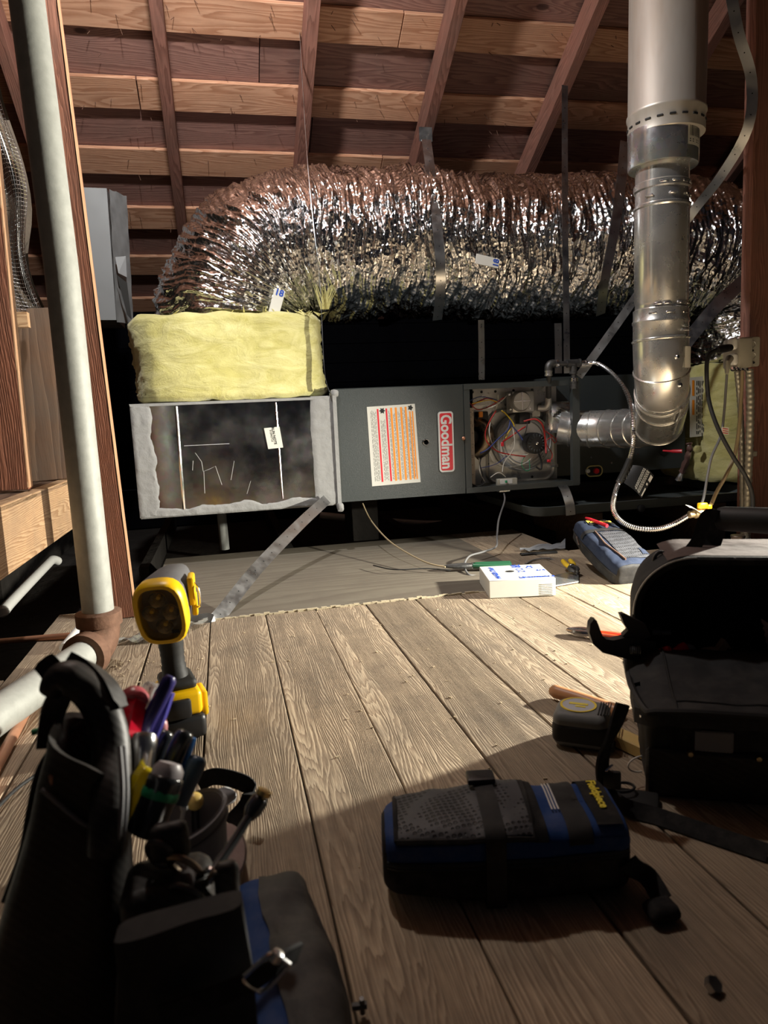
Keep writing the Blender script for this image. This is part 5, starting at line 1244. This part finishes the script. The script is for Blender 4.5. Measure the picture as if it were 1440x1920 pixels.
ob('socket_adapter', M().lathe([(.001, 0), (.008, 0), (.008, .012), (.006, .013), (.006, .028)], PY(1222, 1186, .97), U, 14), M_BLACKIRON, None, label='short dark steel socket adapter right behind the adjustable wrench', cat='socket')
# contents peeking above the flap
def shaft(name, label, cat, p0, p1, r, mt, n=12, **kw): return ob(name, M().tube([p0, p0.lerp(p1, .12), p0.lerp(p1, .9), p1], [r * .55, r, r, r * .7], n), mt, None, label=label, cat=cat, **kw)
shaft('red_screwdriver', 'dark red screwdriver lying in the open bag left of the grey edged tool', 'screwdriver', PY(1228, 1228, .94), PY(1256, 1216, .92), .006, M_RED)
rg = root('red_grey_tool', 'dark red tool with grey rounded edge in the open bag', 'tool', PY(1275, 1225, .93))
ob('tool_body', M().rbox(PY(1275, 1222, .93), (.03, .012, .022), .006, 2, Matrix.Rotation(-.5, 3, 'Y')), M_RED, rg)
ob('tool_edge', M().rbox(PY(1290, 1220, .935), (.02, .014, .022), .006, 2, Matrix.Rotation(.4, 3, 'Y')), plain('grey_plastic', (.2, .2, .2), .4), rg)
M_WOODT = plain('bare_wood', (.5, .32, .2), .6)
ob('wooden_shim', M().prism(LY([(1340, 1228, .93), (1360, 1199, .93), (1368, 1212, .93), (1352, 1230, .93)]), (.0, .01, 0)), M_WOODT, None, label='pale wooden shim leaning left, pointed tip up, in the open bag', cat='shim', smooth=0)
ob('wooden_shim', M().prism(LY([(1364, 1205, .945), (1372, 1216, .945), (1390, 1232, .945), (1370, 1232, .945)]), (.0, .01, 0)), M_WOODT, None, label='darker wooden shim leaning right against the pointed shim in the open bag', cat='shim', smooth=0)
ob('wood_tool', M().rbox(PY(1330, 1224, .94), (.028, .02, .018), .008, 3), M_WOODT, None, label='rounded wooden tool end left of the shims in the open bag', cat='tool')
sp_ = [(1428, 1160)] + [(1429 + i * 1.2 + (3 if i % 2 else 0), 1168 + i * 6) for i in range(12)] + [(1470, 1240), (1470, 1170), (1440, 1168)]
ob('saw_blade', M().prism([PY(x, y, .88) for x, y in sp_], (0, .0015, 0)), metal('rosy_saw_steel', (.45, .33, .32), .5), None, label='toothed saw blade standing in the open bag at the right edge', cat='saw', smooth=0)
# ================================================================ left tool pouch (foreground)
lp = root('leather_tool_pouch', 'tall black leather tool pouch with arched padded handle at lower left', 'tool pouch', (-.17, .52, 0))
YL = .55
prof = [(1425, 80, 222), (1460, 74, 230), (1500, 62, 236), (1560, 46, 238), (1620, 26, 238), (1700, 0, 240), (1800, -28, 245), (1920, -55, 250), (2050, -80, 255)]
rings = []
for py, xl, xr_ in prof:
    sl_ = 32 * max(0, 1 - (py - 1425) / 200)
    a = PY(xl, py - sl_, YL); b = PY(xr_, py + sl_, YL); z = (a.z + b.z) / 2
    hw = (b.x - a.x) / 2; cx = (a.x + b.x) / 2; ring = []
    for i in range(36):
        t_ = i * 2 * PI / 36; c_, s_ = math.cos(t_), math.sin(t_); g_ = (abs(c_) ** 4 + abs(s_) ** 4) ** -.25
        ring.append(V((cx + hw * c_ * g_, YL + .035 + .042 * s_ * g_, a.z + (b.z - a.z) * (c_ * g_ + 1) / 2 + .004 * noise.noise(V((t_, py * .01, 0))))))
    rings.append(ring)
base = [V((p.x, p.y, .001)) for p in rings[-1]]
inner = [[(p - sum(rings[0], V()) / 36) * .86 + sum(rings[0], V()) / 36 + V((0, 0, -dz_)) for p in rings[0]] for dz_ in (.04, .002)]
ob('pouch_body', M().loft(inner + rings + [base]).jitter(.004, 18, 3), F_LEATH, lp)
ap = LY([(94, 1300, .60), (108, 1276, .60), (130, 1272, .60), (162, 1290, .60), (188, 1325, .595), (205, 1375, .585), (209, 1430, .57), (207, 1490, .545), (202, 1550, .53), (198, 1600, .525)])
ob('padded_handle', M().tube(smooth_path(ap, 6), [.009 + .006 * min(1, i / 12) - .002 * max(0, (i - 40) / 15) for i in range(55)], 18), F_LEATH, lp)
ob('handle_flap', M().ribbon(smooth_path(LY([(80, 1238, .61), (100, 1262, .605), (112, 1300, .60), (98, 1340, .60), (90, 1400, .60)]), 5), V((.9, .2, .3)), [.008] + [.018] * 20, .008), F_LEATH, lp)
ob('handle_flap', M().ribbon(smooth_path(LY([(130, 1234, .62), (165, 1252, .61), (200, 1285, .6), (225, 1330, .59)]), 5), V((.6, .3, -.6)), [.006] + [.014] * 13 + [.010] * 2, .010), F_LEATH, lp)
ob('edge_binding', M().tube(smooth_path(LY([(232, 1400, .55), (237, 1480, .53), (232, 1560, .525), (222, 1600, .525)]), 5), .0022, 6).tube(smooth_path(LY([(224, 1400, .545), (229, 1480, .525), (224, 1560, .52), (214, 1600, .52)]), 5), .0018, 6), F_GREY, lp)
ob('stitched_seam', M().tube(smooth_path(LY([(78, 1480, .543), (110, 1508, .541), (150, 1540, .541), (195, 1565, .541)]), 5), .0016, 6), F_GREY, lp)
ob('snap', M().rbox(PY(98, 1462, .548), (.005, .004, .010), .0018, 1), M_COPPER, lp)
# cords round it
wire([PY(152, 1355, .62), PY(120, 1380, .61), PY(75, 1440, .60), PY(55, 1520, .6), PY(40, 1600, .6), PY(8, 1690, .6)], .003, M_INK, None, name='black_cable', label='thin black cable looping down left of the leather pouch', cat='cable')
wire([PZ(75, 1448, .01), PZ(30, 1480, .01), PZ(-20, 1530, .01)], .003, M_INK, None, name='black_cable', label='black cable on the floor at the left edge', cat='cable')
gw = wire([PY(150, 1355, .64), PY(125, 1375, .635), PY(104, 1388, .63)], .0032, M_GWIRE, None, name='green_wire', label='green wire end pointing up right inside the handle arch', cat='wire')
wire([PY(60, 1374, .64), PY(100, 1366, .64), (PY(140, 1378, .64)), PY(178, 1388, .64)], .003, M_GWIRE, None, name='green_wire', label='green wire crossing level inside the handle arch', cat='wire')
wire([PY(118, 1378, .632), PY(135, 1388, .63), PY(145, 1404, .63)], .0032, M_YWIRE, None, name='yellow_wire', label='short yellow wire below the green wires inside the handle arch', cat='wire')
def tool(name, label, pts, r, mt, cat='screwdriver', prof_=None, n=10, extra=None):
    P_ = smooth_path(pts, 4); k_ = len(P_)
    rt = root(name, label, cat, P_[-1])
    rad = [r * (prof_(i / (k_ - 1)) if prof_ else 1) for i in range(k_)]
    ob('grip', M().tube(P_, rad, n), mt, rt, smooth=50)
    if extra: extra(rt, P_)
    return rt
M_REDCL = plain('translucent_red', (.75, .01, .04), .15, .6, 20, .05, 0, trans=.35)
M_YELCL = plain('translucent_yellow', (.9, .72, .02), .12, .6, 20, .05, 0, trans=.4)
M_CLEAR = plain('clear_plastic', (.8, .82, .85), .08, .6, 20, .02, 0, trans=.8)
M_NAVY = plain('navy_grip', (.03, .025, .14), .3, .5)
M_BLKT = plain('gloss_black_grip', (.02, .022, .024), .22, .6)
M_STEELBL = plain('steel_blue_grip', (.06, .11, .17), .35)
rp = lambda t_: .6 if t_ < .04 else (.95 if t_ < .2 else 1)
def cap_red(rt, P_): ob('cap', M().lathe([(.001, .012), (.008, .011), (.0125, .006), (.0135, 0), (.012, -.003)], P_[0], (P_[0] - P_[2]), 16), plain('pink_cap', (.5, .1, .12), .3, trans=.3), rt)
tool('screwdriver', 'translucent red handled screwdriver standing in the pouch', LY([(250, 1315, .63), (243, 1345, .62), (232, 1400, .61)]), .0125, M_REDCL, prof_=lambda t_: 1, n=6, extra=cap_red)
tool('screwdriver', 'clear handled screwdriver behind the navy pliers', LY([(288, 1280, .66), (278, 1310, .655), (262, 1370, .65)]), .0085, M_CLEAR, prof_=rp)
tool('pliers', 'pliers with navy blue grips standing tallest in the pouch', LY([(321, 1268, .63), (300, 1310, .625), (270, 1370, .62), (255, 1420, .62)]), .0068, M_NAVY, 'pliers', rp, extra=lambda rt, P_: ob('second_grip', M().tube(smooth_path(LY([(318, 1298, .64), (300, 1350, .635), (278, 1400, .635)]), 4), .005, 8), plain('violet_grip', (.09, .08, .38), .3), rt))
tool('scissors', 'pink looped scissors handle behind the white highlight in the pouch', LY([(290, 1352, .66), (302, 1358, .66), (298, 1385, .66), (280, 1400, .66), (270, 1420, .66)]), .006, plain('pink_grip', (.42, .16, .17), .4), 'scissors')
tool('chrome_socket', 'bright chrome cylinder gleaming in the middle of the pouch', LY([(267, 1385, .61), (266, 1400, .605), (262, 1440, .60)]), .0125, M_STEEL, 'socket', lambda t_: .7 if t_ < .05 else 1, n=16)
tool('screwdriver', 'translucent yellow handled screwdriver in front of the pouch', LY([(282, 1440, .58), (262, 1475, .575), (238, 1540, .57)]), .0095, M_YELCL, prof_=rp, n=6)
tool('screwdriver', 'thick black screwdriver with grey cap and green band leaning forward', LY([(313, 1452, .565), (300, 1490, .56), (270, 1560, .555)]), .0145, M_BLKT, prof_=lambda t_: 1 if t_ > .02 else .8, n=12,
     extra=lambda rt, P_: (ob('grey_cap', M().lathe([(.001, .010), (.009, .009), (.0125, .004), (.013, -.004)], P_[0], P_[0] - P_[2], 14), plain('grey_cap', (.3, .27, .28), .4), rt), ob('green_band', M().lathe([(.0147, -.003), (.0152, 0), (.0147, .004)], P_[4], P_[0] - P_[3], 14), M_GWIRE, rt)))
tool('pliers', 'black grip with pale tip just right of the pink scissors', LY([(315, 1370, .65), (300, 1400, .645), (285, 1450, .64)]), .0075, M_BLKT, 'pliers', rp)
tool('pliers', 'pliers with glossy black and blue grips rising right of centre', LY([(350, 1370, .63), (335, 1400, .625), (310, 1460, .62)]), .0085, M_BLKT, 'pliers', rp, extra=lambda rt, P_: ob('blue_grip', M().tube(LY([(357, 1382, .64), (345, 1420, .635), (325, 1470, .63)]), .006, 10), plain('bright_blue_grip', (.03, .16, .45), .3), rt))
tool('pliers', 'pliers with steel blue grips, rightmost in the pouch', LY([(374, 1418, .62), (360, 1450, .615), (335, 1505, .61)]), .0085, M_STEELBL, 'pliers', rp)
tool('screwdriver', 'thin red screwdriver leaning beside the thick black one', LY([(332, 1478, .585), (318, 1505, .58), (305, 1540, .575)]), .0045, M_RED, prof_=rp)
# grey round pocket with contents
gpo = root('grey_round_pocket', 'round grey ribbed canvas pocket holding a yellow topped tool', 'pocket', (-.03, .61, .02))
rc = PZ(352, 1530, .17); rx_, ry_ = .036, .040
def ell(z, s_=1): return [V((rc.x + rx_ * s_ * math.cos(i * PI / 20), rc.y + ry_ * s_ * math.sin(i * PI / 20), z + .012 * math.cos(i * PI / 20) * (z / .17))) for i in range(40)]
ob('pocket_wall', M().loft([ell(.02, .85), ell(.08, .93), ell(.15, 1), ell(.17, 1.0), ell(.172, .97), ell(.17, .95), ell(.10, .9)], False), F_GREY, gpo)
ob('pocket_hem', M().tube(ell(.158, 1.02) + [ell(.158, 1.02)[0]], .0022, 6).tube(ell(.168, 1.0) + [ell(.168, 1.0)[0]], .0025, 6), plain('light_grey_hem', (.22, .22, .23), .8), gpo)
ob('pocket_floor', M().lathe([(.001, 0), (.03, 0), (.03, .004)], (rc.x, rc.y, .03), (0, 0, 1), 20), F_BLK, gpo)
yk = ob('yellow_knobbed_tool', M().tube([PZ(366, 1503, .168), V((rc.x, rc.y, .04))], [.004, .004], 10), M_BLKT, None, label='cream yellow knobbed tool in the grey round pocket', cat='tool')
ob('knob', M().lathe([(.001, .006), (.005, .0052), (.0085, .002), (.009, -.001), (.006, -.005), (.001, -.006)], PZ(365, 1502, .176), (.25, -.6, .7), 18), plain('cream_yellow', (.85, .62, .18), .35), yk)
ob('cable_tie', M().tube([PZ(345, 1515, .18), PZ(340, 1542, .165)], [.0022, .002], 6).rbox(PZ(345, 1513, .181), (.007, .006, .006), .001, 1), M_WPLAST, None, label='white cable tie end sticking up from the grey round pocket', cat='cable tie')
ob('tool_bag_strap_loop', M().ribbon(smooth_path([PZ(372, 1470, .06), PZ(400, 1456, .07), PZ(440, 1462, .07), PZ(468, 1478, .06), PZ(462, 1510, .04), PZ(430, 1545, .02)], 5), V((0, .3, 1)), .022, .003), F_BLK, None, label='black webbing loop behind the grey round pocket', cat='strap')
ob('ribbed_grey_sleeve', M().rbox(PZ(405, 1500, .05), (.05, .028, .02), .008, 3, Matrix.Rotation(.5, 3, 'Z')).jitter(.003, 40), F_GREY, None, label='small ribbed grey pouch beside the black webbing loop', cat='pouch')
ob('suede_pouch', M().loft([[PZ(425 + 38 * math.cos(i * PI / 14) * k_, 1598 + 55 * math.sin(i * PI / 14) * k_, z_) for i in range(28)] for k_, z_ in ((.9, .02), (1, .05), (1, .085), (.9, .1), (.4, .104))]), F_PINK, None, label='pinkish suede pouch with dark piping right of the grey pocket', cat='pouch')
ob('antenna_tool', M().tube(LY([(392, 1645, .53), (440, 1575, .56), (468, 1530, .575)]), .0038, 10).tube(LY([(466, 1533, .575), (474, 1520, .58), (487, 1500, .585), (492, 1494, .585)]), [.005, .0078, .0078, .006], 12), M_BLKT, None, label='black rod with gold tip rising diagonally from the key ring', cat='rod')
ob('gold_tip', M().lathe([(.0045, 0), (.0068, .001), (.0068, .005), (.0045, .006)], PY(492, 1492, .585), (.5, .15, .8), 12), metal('gold', (.7, .5, .2), .25), bpy.data.objects['antenna_tool'])
# key ring and carabiner
kr = root('carabiner_with_rings', 'dark metal carabiner and rings hanging over the lower left tools', 'carabiner', PY(350, 1700, .5))
def ringpx(cx, cy, rx, ry, Y, r, mt, rot=0, nm='ring'):
    pts = [PY(cx + rx * math.cos(t_) * math.cos(rot) - ry * math.sin(t_) * math.sin(rot), cy + rx * math.cos(t_) * math.sin(rot) + ry * math.sin(t_) * math.cos(rot), Y + .008 * math.sin(t_)) for t_ in [i * PI / 14 for i in range(29)]]
    ob(nm, M().tube(pts, r, 8), mt, kr)
ringpx(300, 1600, 28, 18, .52, .0022, M_BLACKIRON, .7); ringpx(345, 1625, 32, 12, .515, .0026, metal('bronze', (.35, .27, .2), .35), .5, 'clip'); ringpx(398, 1668, 14, 34, .51, .0022, metal('pale_bronze', (.5, .45, .35), .3), .3); ringpx(355, 1690, 44, 20, .505, .0022, M_BLACKIRON, .6, 'clip')
ringpx(395, 1640, 12, 9, .515, .0025, M_STEEL, .2)
ob('leather_fob', M().rbox(PY(318, 1578, .52), (.03, .014, .03), .007, 3).jitter(.002, 60), F_LEATH, kr)
ob('leather_fob', M().rbox(PY(425, 1665, .505), (.018, .012, .042), .006, 3).jitter(.002, 60), F_LEATH, kr)
# black box-like front section
fb_ = root('black_front_pouch', 'broad black pouch filling the bottom left below the carabiner', 'pouch', (-.09, .46, 0))
rings = []
for py, xl, xr_ in ((1735, 218, 456), (1752, 218, 460), (1830, 218, 475), (1930, 215, 485)):
    sl_ = 42 if py < 1740 else (30 if py < 1800 else 0)
    a = PY(xl, py + sl_, .455); b = PY(xr_, py - sl_, .455); hw = (b.x - a.x) / 2; cx = (a.x + b.x) / 2
    rings.append([V((cx + hw * math.cos(t_) * (abs(math.cos(t_)) ** 5 + abs(math.sin(t_)) ** 5) ** -.2, .465 + .012 * math.sin(t_) * (abs(math.cos(t_)) ** 5 + abs(math.sin(t_)) ** 5) ** -.2, a.z + (b.z - a.z) * (math.cos(t_) + 1) / 2)) for t_ in [i * 2 * PI / 32 for i in range(32)]])
rings.append([V((p.x, p.y, .001)) for p in rings[-1]])
ob('pouch_body', M().loft(rings).jitter(.003, 22, 6), F_BLK2, fb_)
ra = PY(235, 1620, .54); rb_ = PY(400, 1640, .54)
ob('rear_compartment', M().rbox(((ra.x + rb_.x) / 2, .525, ra.z / 2 - .002), (rb_.x - ra.x, .055, ra.z), .012, 3).jitter(.003, 25, 8), F_LEATH, fb_)
# blue and black bag bottom
mw3 = mwf((.012, .50, 0), (.06, -.36, 0)); 
p3 = Pouch(.34, .085, .105, mwf((.018, .505, 0), (.02, -.33, 0)), 4, .85, .95, 9, .006)
q3 = root('blue_black_bag', 'blue and charcoal zipped bag at the bottom centre left', 'bag', (.018, .505, 0))
ob('bag_body', p3.body(), F_BLUE, q3)
ob('charcoal_panel', p3.patch(.03, .99, 20, 100, .003, 40, 20), fabric('charcoal_panel', (.045, .045, .045), 500, .6, .4, .1), q3)
ob('panel_binding', p3.line([(.03, 30), (.5, 27), (.99, 28)], .0022, .003), F_BLK, q3)
bk = root('strap_buckle', 'chrome rectangular buckle on a black strap near the bottom', 'buckle', PY(495, 1825, .44))
cs = LY([(452, 1836, .435), (508, 1788, .435), (543, 1808, .435), (492, 1862, .435)])
ob('buckle_frame', M().tube(smooth_path([cs[0].lerp(cs[1], .1), cs[0].lerp(cs[1], .9), cs[1].lerp(cs[2], .3), cs[2].lerp(cs[1], .15), cs[2].lerp(cs[3], .1), cs[2].lerp(cs[3], .9), cs[3].lerp(cs[0], .3), cs[0].lerp(cs[3], .2), cs[0].lerp(cs[1], .1)], 4), .0018, 8), M_STEEL, bk)
ob('strap_band', M().ribbon(smooth_path(LY([(300, 1905, .44), (400, 1870, .437), (470, 1840, .435), (522, 1805, .438), (560, 1785, .45)]), 5), V((.35, 0, 1)), .014, .003), F_BLK, bk)
ob('ratchet_knob', M().lathe([(.001, .004), (.004, .003), (.004, -.003)], cs[1] + (cs[2] - cs[1]) * .3 + V((0, -.002, .002)), (.5, 0, .8), 10), M_STEEL, bk)
